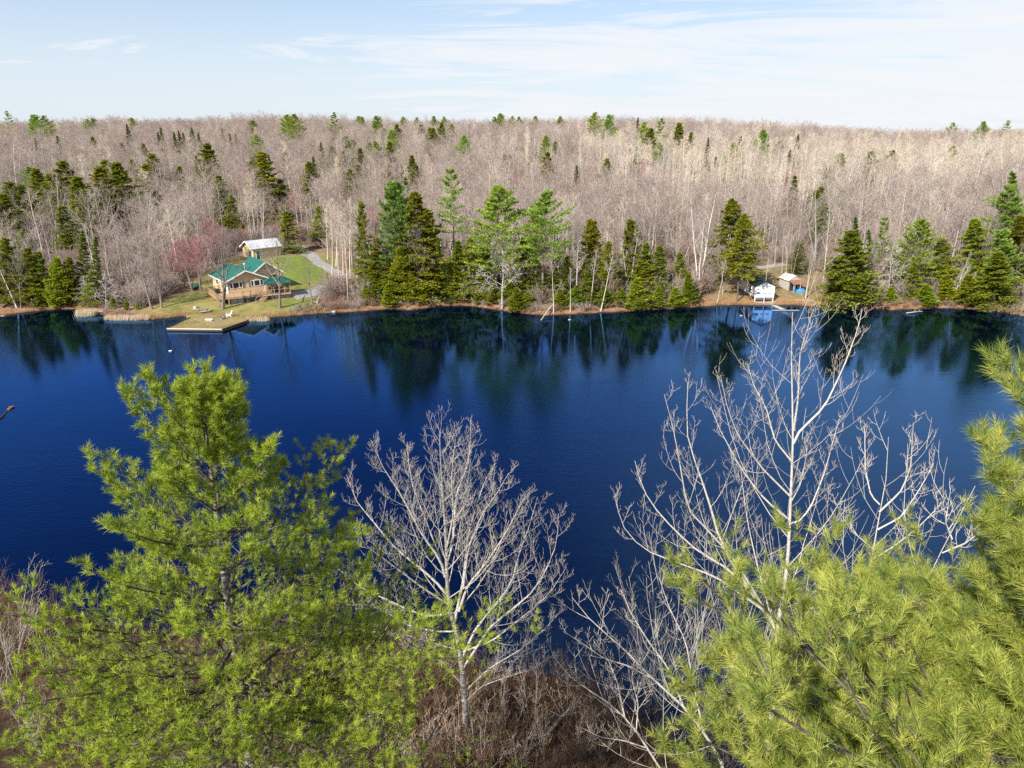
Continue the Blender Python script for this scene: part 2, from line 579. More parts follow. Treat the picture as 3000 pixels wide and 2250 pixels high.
def inpoly(x, y, poly):
    x, y = np.asarray(x, float), np.asarray(y, float)
    ins = np.zeros(x.shape, bool)
    n = len(poly)
    for i in range(n):
        (x0, y0), (x1, y1) = poly[i], poly[(i + 1) % n]
        c = ((y0 > y) != (y1 > y)) & (x < (x1 - x0) * (y - y0) / ((y1 - y0) if y1 != y0 else 1e-9) + x0)
        ins ^= c
    return ins


def gpoly(pts):
    return [tuple(at_ground(a, b)[:2]) for a, b in pts]


LOT = gpoly([(400, 912), (470, 880), (560, 855), (600, 800), (660, 770), (700, 752), (800, 745), (850, 745), (960, 745), (985, 790), (985, 815), (930, 840), (945, 880), (975, 905), (930, 925),
             (860, 928), (720, 950), (560, 940), (430, 930)])
LUSH = gpoly([(800, 760), (860, 748), (960, 752), (985, 795), (985, 812), (880, 836), (840, 830), (800, 800)])
PORCH_SHADE = gpoly([(800, 905), (855, 872), (925, 868), (935, 885), (860, 905), (800, 912)])  # house shadow on the lawn beside the porch, painted as a darker green
CLEAR = gpoly([(2070, 905), (2090, 830), (2180, 790), (2290, 770), (2330, 790), (2420, 800), (2430, 850), (2420, 905)])
DRIVE = [(852, 868), (890, 862), (930, 850), (965, 836), (1000, 822), (1010, 812), (985, 798), (962, 786), (930, 766), (900, 742), (880, 726), (845, 715), (820, 705)]
DRIVE_W = [at_ground(a, b) for a, b in DRIVE]
ROADPTS = np.array([p[:2] for p in DRIVE_W])


def near_road(x, y, r):
    d = np.full(np.shape(x), 1e9)
    for i in range(len(ROADPTS) - 1):
        a, b = ROADPTS[i], ROADPTS[i + 1]
        ab = b - a
        tt = np.clip(((x - a[0]) * ab[0] + (y - a[1]) * ab[1]) / (ab @ ab), 0, 1)
        d = np.minimum(d, np.hypot(x - a[0] - tt * ab[0], y - a[1] - tt * ab[1]))
    return d < r


# ------------------------------------------------------------------ terrain
xs = np.unique(np.concatenate([np.linspace(-3000, -900, 12), np.linspace(-900, -130, 60), np.arange(-130, 130.1, 1.0), np.linspace(130, 900, 60), np.linspace(900, 3000, 12)]))
ys = np.unique(np.concatenate([np.linspace(-120, 20, 30), np.arange(20, 50, 0.8), np.linspace(50, 100, 8), np.arange(100, 190, 0.8), np.linspace(190, 1000, 90), np.linspace(1000, 4000, 16)]))
XX, YY = np.meshgrid(xs, ys, indexing='xy')
ZZ = ground(XX, YY)
nx_, ny_ = len(xs), len(ys)
idx = np.arange(nx_ * ny_).reshape(ny_, nx_)
quads = np.stack([idx[:-1, :-1], idx[:-1, 1:], idx[1:, 1:], idx[1:, :-1]], -1).reshape(-1, 4)
me = mesh('terrain', np.stack([XX, YY, ZZ], -1), [quads], M['terrain'], smooth=True)


def soft(poly, r=1.0):
    acc = np.zeros(XX.shape)
    for dx, dy in ((0, 0), (r, 0), (-r, 0), (0, r), (0, -r), (r, r), (-r, -r), (r, -r), (-r, r)):
        acc += inpoly(XX + dx + wob(XX, YY, 1.5) * r, YY + dy, poly)
    return acc / 9


s_far = YY - yfar(XX)
lawn = soft(LOT, 1.3)
clr = soft(CLEAR, 2.0) * 0.42
lawn = np.maximum(lawn, clr)
attrs = {
    'lawn': lawn,
    'lush': np.maximum(soft(LUSH, 2.2) * 0.75, soft(PORCH_SHADE, 1.6) * 0.7),  # green lawn patch, and the painted house shadow in the same colour
    'rim': np.clip(1 - np.abs(s_far - 1.2 - wob(XX, YY, 1.2)) / 2.2, 0, 1) * (YY > 80) * (1 - 0.6 * soft(LOT, 0.5)),
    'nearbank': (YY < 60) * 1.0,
    'wet': np.clip((0.16 - ZZ) / 0.12, 0, 1),
}
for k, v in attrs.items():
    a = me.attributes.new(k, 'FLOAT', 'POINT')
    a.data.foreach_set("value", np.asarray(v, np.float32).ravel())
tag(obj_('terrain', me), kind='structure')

# ------------------------------------------------------------------ water


def water_mat():
    m = bpy.data.materials.new('lake_water')
    m.use_nodes = True
    t = m.node_tree
    t.nodes.remove(t.nodes['Principled BSDF'])
    body = nd(t, 'ShaderNodeBsdfDiffuse')
    body.inputs['Color'].default_value = (0.0006, 0.0018, 0.009, 1)
    refl = nd(t, 'ShaderNodeBsdfGlossy')
    refl.inputs['Color'].default_value = (0.19, 0.46, 1.0, 1)
    refl.inputs['Roughness'].default_value = 0.035
    fr = nd(t, 'ShaderNodeFresnel')
    fr.inputs['IOR'].default_value = 1.36
    g = nd(t, 'ShaderNodeNewGeometry')

    def layer(scale, stretch, rot, detail=3, rough=0.5):
        mpn = nd(t, 'ShaderNodeMapping')
        mpn.inputs['Scale'].default_value = stretch
        mpn.inputs['Rotation'].default_value = (0, 0, rot)
        t.links.new(g.outputs['Position'], mpn.inputs[0])
        n = nd(t, 'ShaderNodeTexNoise')
        n.inputs['Scale'].default_value = scale
        n.inputs['Detail'].default_value = detail
        n.inputs['Roughness'].default_value = rough
        t.links.new(mpn.outputs[0], n.inputs[0])
        return n.outputs[0]
    ripple = layer(2.6, (0.55, 1.6, 1), 0.35, 4, 0.6)
    swell = layer(0.7, (0.3, 1.6, 1), -0.25, 2)
    gust = ramp(t, layer(0.028, (1, 1.7, 1), 0.5, 3), [(0.36, 0.22), (0.62, 1.0)])
    sp3 = nd(t, 'ShaderNodeSeparateXYZ')
    t.links.new(g.outputs['Position'], sp3.inputs[0])
    lee = nd(t, 'ShaderNodeMapRange')           # the water lies calmer under the wooded far shore
    lee.inputs['From Min'].default_value = 62
    lee.inputs['From Max'].default_value = 104
    lee.inputs['To Min'].default_value = 1.0
    lee.inputs['To Max'].default_value = 0.26
    t.links.new(sp3.outputs[1], lee.inputs['Value'])
    h = math_node(t, 'ADD', math_node(t, 'MULTIPLY', ripple, math_node(t, 'MULTIPLY', gust, 0.046)), math_node(t, 'MULTIPLY', swell, 0.020))
    h = math_node(t, 'MULTIPLY', h, lee.outputs[0])
    bp = nd(t, 'ShaderNodeBump')
    bp.inputs['Strength'].default_value = 0.55
    bp.inputs['Distance'].default_value = 1.0
    t.links.new(h, bp.inputs['Height'])
    ms = nd(t, 'ShaderNodeMixShader')
    t.links.new(math_node(t, 'MULTIPLY', fr.outputs[0], 1.85, True), ms.inputs[0])
    t.links.new(body.outputs[0], ms.inputs[1])
    t.links.new(refl.outputs[0], ms.inputs[2])
    for q_ in (refl, fr):
        t.links.new(bp.outputs[0], q_.inputs['Normal'])
    t.links.new(ms.outputs[0], t.nodes['Material Output'].inputs['Surface'])
    return m


M['water'] = water_mat()
tag(MB().poly([(-900, -20, 0), (900, -20, 0), (900, 160, 0), (-900, 160, 0)]).build('lake_water', M['water']), kind='structure')

# driveway: a gravel strip draped over the slope
cen = np.array([p[:2] for p in DRIVE_W])
tt = np.linspace(0, len(cen) - 1, 90)
cc = np.stack([np.interp(tt, range(len(cen)), cen[:, i]) for i in (0, 1)], -1)
for _ in range(4):
    cc[1:-1] = (cc[:-2] + 2 * cc[1:-1] + cc[2:]) / 4
tan = np.gradient(cc, axis=0)
tan /= np.linalg.norm(tan, axis=1)[:, None]
nor = np.stack([-tan[:, 1], tan[:, 0]], -1)
wd = np.interp(tt, [0, 2, 5, 12], [3.0, 2.0, 1.4, 1.5])
rows = []
for f in (-1, -0.5, 0, 0.5, 1):
    p = cc + nor * (wd * f + 0.2 * np.sin(tt * 5 + f))[:, None]
    rows.append(np.stack([p[:, 0], p[:, 1], ground(p[:, 0], p[:, 1]) + 0.07 - 0.05 * abs(f) ** 3], -1))
V = np.stack(rows, 1)
ii = np.arange(90 * 5).reshape(90, 5)
q = np.stack([ii[:-1, :-1], ii[:-1, 1:], ii[1:, 1:], ii[1:, :-1]], -1).reshape(-1, 4)
tag(obj_('driveway', mesh('driveway', V, [q], M['gravel'], smooth=True)), kind='structure')

# a bare track in the woods behind the small white cabin
tr = [at_ground(a, b) for a, b in [(1960, 800), (2060, 792), (2200, 786), (2290, 776), (2380, 760), (2500, 752)]]
tt = np.linspace(0, 5, 60)
cc = np.stack([np.interp(tt, range(6), [p[i] for p in tr]) for i in (0, 1)], -1)
rows = []
for f in (-1, 0, 1):
    p = cc + np.array([0, 1.3 * f])
    rows.append(np.stack([p[:, 0], p[:, 1], ground(p[:, 0], p[:, 1]) + 0.08 - 0.05 * abs(f)], -1))
V = np.stack(rows, 1)
ii = np.arange(60 * 3).reshape(60, 3)
q = np.stack([ii[:-1, :-1], ii[:-1, 1:], ii[1:, 1:], ii[1:, :-1]], -1).reshape(-1, 4)
tag(obj_('woodland_track', mesh('woodland_track', V, [q], M['gravel'], smooth=True)), kind='structure')

# the grassy point that juts into the lake, with its timber edge
PT = [(493, 962), (650, 964), (717, 941), (745, 925), (640, 915), (545, 925), (558, 931)]
PTW = [at_z(a, b, 0.38)[:2] for a, b in PT]
mbp = MB()
mbp.prism([(x, y, -0.6) for x, y in PTW], [(x, y, 0.36 + (0.14 if i in (3, 4, 5) else 0)) for i, (x, y) in enumerate(PTW)])
pt = mbp.build('grass_point', M['terrain'])
for k in ('lawn',):
    a = pt.data.attributes.new(k, 'FLOAT', 'POINT')
    a.data.foreach_set("value", np.full(len(pt.data.vertices), 0.8, np.float32))
tag(pt, kind='structure')
edge = empty('timber_edging', (*PTW[0], 0), 0, 'low log wall holding the grassy point above the lake', 'retaining wall')


def edge_log(i, j, z, r, matk, off=0.0):
    p, q_ = np.array([*PTW[i], z]), np.array([*PTW[j], z])
    d = (q_ - p) / np.linalg.norm(q_ - p)
    nrm = np.array([d[1], -d[0], 0]) * (0.13 + off)
    o = np.array([*PTW[0], 0])
    MB().tube(p + nrm - d * 0.15 - o, q_ + nrm + d * 0.1 - o, r, r * 0.9, 9).build('log', M[matk], edge)


edge_log(0, 1, 0.34, 0.13, 'pale_wood')
edge_log(0, 1, 0.08, 0.17, 'dark_wood', 0.02)
edge_log(1, 2, 0.33, 0.13, 'dark_wood')
edge_log(1, 2, 0.06, 0.17, 'dark_wood', 0.02)
edge_log(6, 0, 0.36, 0.14, 'dark_wood')
edge_log(6, 0, 0.06, 0.15, 'dark_wood', 0.02)

# ------------------------------------------------------------------ buildings


def gable_walls(u0, u1, v0, v1, z0, z1, ridge):
    m = MB()
    um = (u0 + u1) / 2
    f = lambda v: [(u0, v, z0), (u1, v, z0), (u1, v, z1), (um, v, ridge), (u0, v, z1)]
    m.prism([(a, b, c) for a, b, c in f(v0)], [(a, b, c) for a, b, c in f(v1)])
    return m


def roof_slabs(root, u0, u1, v0, v1, z1, ridge, over, mat, th=0.14, trim=None):
    """two sloping slabs over a gable whose ridge runs along v, white boards on the gable edges"""
    um = (u0 + u1) / 2
    sl_ = (ridge - z1) / (um - u0)
    ro = ridge + 0.03
    for sgn, ue in ((-1, u0 - over), (1, u1 + over)):
        ze = ro - sl_ * abs(ue - um)
        pts = [(um, v0 - over, ro), (ue, v0 - over, ze), (ue, v1 + over, ze), (um, v1 + over, ro)]
        if sgn > 0:
            pts = pts[::-1]
        s = MB().prism(pts, [(a, b, c + th) for a, b, c in pts]).build('roof_slope', mat, root)
        if trim:
            e = MB().bar((um + sgn * 0.02, v0 - over - 0.03, ro + th * 0.3), (ue, v0 - over - 0.03, ze + th * 0.3), 0.05, 0.24)
            e.bar((ue + sgn * 0.03, v0 - over - 0.05, ze + th * 0.3), (ue + sgn * 0.03, v1 + over, ze + th * 0.3), 0.05, 0.18)
            e.build('fascia_board', trim, s)


def window(root, u, v, z, w, h, axis='u', mat='glass', frame=0.07, out=-1, bars=False):
    """a framed pane standing proud of a wall; axis u: wall along u at v, axis v: wall along v at u"""
    def bx(mb, a0, a1, d0, d1, z0, z1):
        if axis == 'u':
            mb.box(u + a0, u + a1, v + min(d0, d1), v + max(d0, d1), z0, z1)
        else:
            mb.box(u + min(d0, d1), u + max(d0, d1), v + a0, v + a1, z0, z1)
    f = MB()
    bx(f, 0, w, out * 0.005, out * 0.06, z, z + frame)
    bx(f, 0, w, out * 0.005, out * 0.06, z + h - frame, z + h)
    bx(f, 0, frame, out * 0.005, out * 0.06, z + frame, z + h - frame)
    bx(f, w - frame, w, out * 0.005, out * 0.06, z + frame, z + h - frame)
    if bars:
        bx(f, frame, w - frame, out * 0.005, out * 0.05, z + h * 0.5 - 0.025, z + h * 0.5 + 0.025)
    fo = f.build('window', M['trim'], root)
    p = MB()
    bx(p, frame, w - frame, out * 0.004, out * 0.03, z + frame, z + h - frame)
    p.build('pane', M[mat], fo)
    return fo


# --- the cottage with the green roof
A = at_z(669, 862, 2.25)
HZ = 0.95                                   # ground under the front of the house
house = empty('lake_house', (A[0], A[1], HZ), math.radians(38), 'tan cottage with green gable roofs, wraparound deck and shuttered windows', 'house')
FL = 2.25 - HZ                               # floor above the ground
gable_walls(0, 7.0, 0, 9.5, FL - 0.15, FL + 2.45, FL + 4.0).build('wall', M['wall'], house)
gable_walls(5.0, 11.0, 1.6, 9.2, FL - 0.16, FL + 2.85, FL + 4.95).build('wall', M['wall'], house)
roof_slabs(house, 0, 7.0, 0, 9.5, FL + 2.45, FL + 4.0, 0.5, M['green_roof'], trim=M['trim'])
roof_slabs(house, 5.0, 11.0, 1.6, 9.2, FL + 2.85, FL + 4.95, 0.55, M['green_roof'], trim=M['trim'])
MB().box(0.1, 6.9, 0.1, 9.4, -0.6, FL - 0.16).build('foundation', M['skirt'], house)
MB().box(5.2, 10.9, 1.8, 9.1, -0.6, FL - 0.17).build('foundation', M['skirt'], house)
for us, kinds in ((0.40, 'nwn'), (4.35, 'nwn')):
    sh_u = us - 0.36
    MB().box(sh_u, sh_u + 0.34, -0.06, -0.004, FL + 0.9, FL + 2.05).build('shutter', M['shutter'], house)
    u = us + 0.02
    for kch in kinds:
        w = 0.55 if kch == 'n' else 1.1
        window(house, u, 0, FL + 0.92, w, 1.12)
        u += w + 0.08
    MB().box(u - 0.02, u + 0.34, -0.06, -0.004, FL + 0.9, FL + 2.05).build('shutter', M['shutter'], house)
# left side: glazed doors and a window onto the deck
for v0 in (0.5, 1.6):
    window(house, 0, v0, FL + 0.05, 1.0, 2.0, axis='v', frame=0.14)
window(house, 0, 5.6, FL + 0.9, 1.2, 1.1, axis='v')
MB().box(-0.10, -0.004, 3.0, 3.35, FL + 0.8, FL + 1.3).build('wall_lamp', M['glass'], house)
MB().box(-0.05, 0.10, -0.05, 0.10, FL - 0.1, FL + 2.3).build('corner_board', M['trim'], house)
MB().box(6.92, 7.06, -0.055, 0.08, FL - 0.1, FL + 2.3).build('corner_board', M['trim'], house)
# arched dark openings of the rear wing
for u0, u1 in ((7.25, 8.15), (8.5, 10.3)):
    n = 10
    um, hw = (u0 + u1) / 2, (u1 - u0) / 2
    pr = [(u0, 0, FL + 0.75), (u1, 0, FL + 0.75), (u1, 0, FL + 1.95)] + [(um + hw * math.cos(a), 0, FL + 1.95 + 0.42 * math.sin(a)) for a in np.linspace(0.3, math.pi - 0.3, n)] + [(u0, 0, FL + 1.95)]
    MB().prism([(a, 1.57, c) for a, _, c in pr], [(a, 1.62, c) for a, _, c in pr]).build('arched_opening', M['glass'], house)
MB().tube((4.95, 4.2, FL + 3.4), (4.95, 4.2, FL + 4.55), 0.16, 0.16, 12).tube((4.95, 4.2, FL + 4.55), (4.95, 4.2, FL + 4.72), 0.26, 0.2, 12).build('stove_pipe', M['pipe'], house)

# deck, railing, skirt
D = [(-2.5, 4.7), (-2.9, -3.1), (9.7, -5.9), (10.6, -1.5), (8.0, 1.3), (-0.3, 4.7)]
MB().prism([(a, b, FL - 0.22) for a, b in D], [(a, b, FL - 0.03) for a, b in D]).build('deck_floor', M['deck'], house)


def railing(p, q_, z, gap=None):
    p, q_ = np.array(p, float), np.array(q_, float)
    L = np.linalg.norm(q_ - p)
    m = MB()
    for zz_ in (0.12, 0.92):
        m.bar((*p, z + zz_), (*q_, z + zz_), 0.07, 0.06)
    n = int(L / 0.16)
    for i in range(n + 1):
        a = p + (q_ - p) * i / n
        big = i % 9 == 0 or i == n
        m.bar((*a, z - 0.1), (*a, z + (1.0 if big else 0.9)), 0.10 if big else 0.035, 0.10 if big else 0.035)
    m.build('railing', M['deck'], house)


def onf(t):
    a, b = np.array(D[1]), np.array(D[2])
    return a + (b - a) * t


fn = np.array([-(D[2][1] - D[1][1]), D[2][0] - D[1][0]]) * -1.0
fn /= np.linalg.norm(fn)
railing(D[0], D[1], FL)
railing(onf(0.0), onf(0.60), FL)
railing(D[0], D[5], FL)
for t0, t1 in ((0.16, 0.58), (0.70, 1.0)):
    for k in range(4):
        a, b = onf(t0 + (t1 - t0) * k / 4), onf(t0 + (t1 - t0) * (k + 1) / 4 - 0.004)
        ins = -fn * 0.12
        MB().bar((*(a + ins), FL - 0.72), (*(b + ins), FL - 0.72), 0.06, 0.98).build('skirting_panel', M['skirt'], house)
a, b = np.array(D[2]), np.array(D[3])
MB().bar((*a, FL - 0.72), (*b, FL - 0.72), 0.06, 0.98).build('skirting_panel', M['skirt'], house)
for p in (D[0], D[1], (-2.7, 1.0), (-2.0, 4.4), onf(0.08), onf(0.14)):
    MB().box(p[0] - 0.07 + 0.1, p[0] + 0.07 + 0.1, p[1] - 0.07, p[1] + 0.07, -0.75, FL - 0.23).build('deck_post', M['deck'], house)

# steps down to the lawn
top = onf(0.645)
dirs = fn * 0.9 + np.array([-0.75, 0.35])
dirs /= np.linalg.norm(dirs)
side = np.array([-dirs[1], dirs[0]])
stairs = MB()
for i in range(7):
    c = top + dirs * (0.15 + 0.27 * i)
    stairs.bar((*(c - side * 0.55), FL - 0.14 - 0.185 * i), (*(c + side * 0.55), FL - 0.14 - 0.185 * i), 0.27, 0.05)
st = stairs.build('stair_treads', M['deck'], house)
for s_ in (-1, 1):
    m = MB().bar((*(top + side * 0.6 * s_), FL - 0.2), (*(top + side * 0.6 * s_ + dirs * 2.0), FL - 1.5), 0.05, 0.24)
    m.bar((*(top + side * 0.6 * s_), FL + 0.85), (*(top + side * 0.6 * s_ + dirs * 2.0), FL - 0.45), 0.07, 0.07)
    m.bar((*(top + side * 0.6 * s_ + dirs * 1.95), FL - 1.5), (*(top + side * 0.6 * s_ + dirs * 1.95), FL - 0.45), 0.08, 0.08)
    m.build('stair_rail', M['deck'], house)

# screened porch at the end of the deck, its hipped roof
cA, cB = onf(0.70), np.array(D[2]) - fn * 0.1
ax = (cB - cA)
Lp = np.linalg.norm(ax)
ax /= Lp
inn = -fn
cor = [cA + inn * 0.15, cB + inn * 0.15, cB + inn * 3.7, cA + inn * 3.7]
EH = 2.05
for i in range(4):
    p, q_ = cor[i], cor[(i + 1) % 4]
    n = 4
    for k in range(n):
        a = p + (q_ - p) * k / n
        MB().box(a[0] - 0.06, a[0] + 0.06, a[1] - 0.06, a[1] + 0.06, FL - 0.03, FL + EH).build('porch_post', M['deck'], house)
    MB().bar((*p, FL + 0.85), (*q_, FL + 0.85), 0.07, 0.09).build('porch_rail', M['deck'], house)
    MB().bar((*p, FL + EH - 0.07), (*q_, FL + EH - 0.07), 0.10, 0.16).build('porch_beam', M['deck'], house)
MB().box(cor[0][0] + 1.2, cor[0][0] + 2.4, cor[0][1] + 0.9, cor[0][1] + 1.7, FL + 0.0, FL + 0.72).build('porch_table', M['screen'], house)
cen = sum(cor) / 4
ov = [cen + (c - cen) * 1.22 for c in cor]
for i in range(4):
    p, q_ = ov[i], ov[(i + 1) % 4]
    tri = [(*p, FL + EH), (*q_, FL + EH), (*cen, FL + EH + 1.05)]
    MB().prism([(a, b, c - 0.09) for a, b, c in tri], tri).build('porch_roof', M['green_roof'], house)
MB().box(7.2, 8.2, -1.2, -0.3, FL, FL + 0.7).build('deck_box', M['shutter'], house)
MB().box(-1.6, -0.9, 1.8, 3.0, FL, FL + 0.75).build('barbecue', M['screen'], house)

# --- the garage
G = at_ground(744, 763)
garage = empty('garage', (G[0], G[1], gz(G[0], G[1])), math.radians(45), 'buff garage with pale metal roof behind the green-roofed cottage', 'garage')
gl, gw = 6.9, 5.2


def gable_walls_u(u0, u1, v0, v1, z0, z1, ridge):
    m = MB()
    vm = (v0 + v1) / 2
    f = lambda u: [(u, v1, z0), (u, v0, z0), (u, v0, z1), (u, vm, ridge), (u, v1, z1)]
    m.prism(f(u0), f(u1))
    return m


gable_walls_u(0, gl, 0, gw, -0.8, 2.75, 4.1).build('wall', M['garage_wall'], garage)
for sgn, ve in ((-1, -0.45), (1, gw + 0.45)):
    vm, sl_ = gw / 2, (4.1 - 2.75) / (gw / 2)
    ze = 4.13 - sl_ * abs(ve - vm)
    pts = [(-0.5, vm, 4.13), (-0.5, ve, ze), (gl + 0.5, ve, ze), (gl + 0.5, vm, 4.13)]
    if sgn < 0:
        pts = pts[::-1]
    rs = MB().prism(pts, [(a, b, c + 0.1) for a, b, c in pts]).build('roof_slope', M['metal_roof'], garage)
    for k in range(15):
        uu = -0.45 + (gl + 0.9) * k / 14
        MB().bar((uu, vm, 4.25), (uu, ve, ze + 0.12), 0.05, 0.05).build('roof_rib', M['metal_roof'], rs)
    MB().bar((-0.54, vm, 4.16), (-0.54, ve, ze + 0.03), 0.05, 0.22).build('fascia_board', M['trim'], rs)
MB().box(-0.06, -0.003, 1.0, 1.9, 0.0, 2.0).build('door', M['door_green'], garage)
MB().box(0.75, 1.6, -0.06, -0.003, 0.0, 2.0).build('door', M['door_green'], garage)
MB().box(0.65, 0.75, -0.07, -0.003, 0.0, 2.1).box(1.6, 1.7, -0.07, -0.003, 0.0, 2.1).box(0.65, 1.7, -0.071, -0.004, 2.1, 2.2).build('door_frame', M['trim'], garage)
MB().box(-0.05, 0.08, -0.05, 0.08, -0.5, 2.7).build('corner_board', M['trim'], garage)

# --- the little white cabin on posts
Cb = at_z(2210.6, 871.4, 1.25)
cz = gz(Cb[0], Cb[1])
cabin = empty('white_cabin', (Cb[0], Cb[1], cz), math.radians(1.5), 'small white cabin on posts with dark roof at the water edge', 'cabin')
fl = 1.25 - cz
CW, CL = 3.7, 8.0
gable_walls(0, CW, 0, CL, fl, fl + 2.15, fl + 3.0).build('wall', M['cabin_white'], cabin)
roof_slabs(cabin, 0, CW, 0, CL, fl + 2.15, fl + 3.0, 0.22, M['cabin_roof'], th=0.09)
for u in (0.45, 1.42, 2.4):
    window(cabin, u, 0, fl + 0.68, 0.72, 1.08, bars=True, mat='cabin_white' if u == 1.42 else 'cabin_white', frame=0.06)
    MB().box(u + 0.04, u + 0.68, -0.075, -0.062, fl + 0.70, fl + 0.80).build('sill_gap', M['screen'], cabin)
for v in (0.45, 2.3, 2.75):
    MB().box(-0.05, -0.004, v, v + 0.34, fl + 0.5, fl + 1.75).build('shutter', M['screen'], cabin)
for u in (0.05, CW / 2, CW - 0.2):
    for v in (0.05, CL / 3, CL * 2 / 3, CL - 0.25):
        MB().box(u, u + 0.15, v, v + 0.15, -0.4, fl - 0.003).build('post', M['trim'], cabin)
MB().box(0.2, CW - 0.2, 0.02, 0.06, fl - 0.42, fl - 0.10).build('skirting_board', M['shutter'], cabin)
MB().box(0.0, CW + 0.5, -0.5, 0.0, -0.1, 0.06).build('step_slab', M['stone'], cabin)

# --- the patched-up shed
S = at_ground(2322, 858)
shed = empty('old_shed', (S[0], S[1], gz(S[0], S[1])), math.radians(12), 'old patched shed with a white roof sheet and rusty lean-to', 'shed')
gable_walls(0.0, 2.6, 1.6, 5.0, -0.3, 2.2, 3.0).build('wall', M['old_wood'], shed)
um, sl_ = 1.3, 0.8 / 1.3
for nm, mk_, v0, v1, sg in (('roof_sheet', 'cabin_white', 1.5, 3.2, -1), ('roof_sheet', 'old_wood', 3.22, 5.2, -1), ('roof_sheet', 'old_wood', 1.5, 5.2, 1)):
    ue = um + sg * 1.55
    pts = [(um, v0, 3.04), (ue, v0, 3.04 - sl_ * 1.55), (ue, v1, 3.04 - sl_ * 1.55), (um, v1, 3.04)]
    if sg > 0:
        pts = pts[::-1]
    MB().prism(pts, [(a, b, c + 0.06) for a, b, c in pts]).build(nm, M[mk_], shed)
pts = [(-0.2, 1.55, 2.15), (-0.2, -0.3, 1.65), (3.0, -0.3, 1.65), (3.0, 1.55, 2.15)]
MB().prism(pts, [(a, b, c + 0.05) for a, b, c in pts]).build('lean_to_roof', M['rust'], shed)
for u in (0.0, 1.4, 2.85):
    MB().box(u - 0.05, u + 0.05, -0.2, -0.1, -0.3, 1.7).build('post', M['old_wood'], shed)
MB().box(-0.02, 0.4, -0.14, -0.08, 0.0, 1.55).build('tarp_panel', M['tarp'], shed)
MB().box(0.1, 2.7, 1.2, 1.5, 0.0, 1.9).build('back_panel', M['dark_wood'], shed)
# boat-shaped heap under a blue tarp
hp = MB()
n = 12
for i in range(n):
    a0, a1 = math.pi * i / n, math.pi * (i + 1) / n
    hp.prism([(0.75, 0.1 - 0.45 * math.cos(a0), 0.55 * math.sin(a0)), (0.75, 0.1 - 0.45 * math.cos(a1), 0.55 * math.sin(a1)), (0.75, 0.1, 0)],
             [(2.3, 0.1 - 0.55 * math.cos(a0), 0.75 * math.sin(a0)), (2.3, 0.1 - 0.55 * math.cos(a1), 0.75 * math.sin(a1)), (2.3, 0.1, 0)])
o = hp.build('tarpaulin', M['tarp'])
o.location = (S[0], S[1], gz(S[0], S[1]) + 0.02)
o.rotation_euler = (0, 0, math.radians(12))
tag(o, 'blue tarpaulin heap lying under the rusty lean-to', 'tarpaulin')

# --- dock, planks, furniture on the lawn
dk = at_z(2300, 908, 0.12)
dock = empty('wooden_dock', (dk[0], dk[1], 0.0), 0, 'narrow weathered plank dock lying in the water by the white cabin', 'dock')
MB().box(-2.4, 2.5, -0.26, -0.02, 0.06, 0.14).build('plank', M['old_wood'], dock)
for k in range(3):
    MB().bar((-0.6 + 0.30 * k, 0.2, 0.17), (-0.9 + 0.34 * k - 0.7, 2.4, 0.42), 0.22, 0.06).build('plank', M['old_wood'], dock)
for x in (-2.0, 0, 2.1):
    MB().tube((x, 0.0, -1.2), (x, 0.0, 0.2), 0.07, 0.07, 8).build('pile', M['dark_wood'], dock)
pl = at_ground(2360, 881)
o = MB().box(-1.9, 1.9, -0.13, 0.13, 0.02, 0.10).build('plank_board', M['pale_wood'])
o.location = (pl[0], pl[1], pl[2] + 0.05)
o.rotation_euler = (0, 0, -0.1)
tag(o, 'loose pale plank lying on the brown bank beside the dock', 'plank')

tb = at_ground(598, 917)
table = empty('picnic_table', tb, math.radians(35), 'grey wooden picnic table standing on the lawn', 'picnic table')
for k in range(5):
    MB().box(-0.95, 0.95, -0.40 + 0.165 * k, -0.25 + 0.165 * k, 0.70, 0.745).build('top_board', M['grey_bench'], table)
for s_ in (-1, 1):
    MB().box(-0.95, 0.95, s_ * 0.75 - 0.14, s_ * 0.75 + 0.14, 0.42, 0.465).build('bench_board', M['pale_wood'] if s_ < 0 else M['grey_bench'], table)
    for x in (-0.65, 0.65):
        MB().bar((x, s_ * 0.75, 0.0), (x, s_ * 0.25, 0.70), 0.09, 0.05).build('leg', M['grey_bench'], table)
for x in (-0.65, 0.65):
    MB().bar((x + 0.06, -0.85, 0.39), (x + 0.06, 0.85, 0.39), 0.05, 0.09).build('cross_beam', M['grey_bench'], table)

ch = at_z(671, 929, 0.46)
chair = empty('lawn_chair', ch, math.radians(-60), 'white slatted lawn chair facing the lake', 'chair')
for k in range(5):
    MB().bar((-0.26 + 0.13 * k, 0.25, 0.30), (-0.26 + 0.13 * k, 0.62, 1.05 + 0.05 * (2 - abs(k - 2))), 0.11, 0.02).build('back_slat', M['trim'], chair)
    MB().bar((-0.30, -0.35 + 0.14 * k, 0.40 - 0.025 * k), (0.30, -0.35 + 0.14 * k, 0.40 - 0.025 * k), 0.12, 0.02).build('seat_slat', M['trim'], chair)
for s_ in (-1, 1):
    MB().box(s_ * 0.36 - 0.06, s_ * 0.36 + 0.06, -0.45, 0.35, 0.56, 0.585).build('armrest', M['trim'], chair)
    MB().bar((s_ * 0.34, -0.38, 0), (s_ * 0.34, -0.38, 0.56), 0.08, 0.03).build('leg', M['trim'], chair)
    MB().bar((s_ * 0.32, 0.55, 0), (s_ * 0.32, -0.35, 0.40), 0.03, 0.09).build('leg', M['trim'], chair)

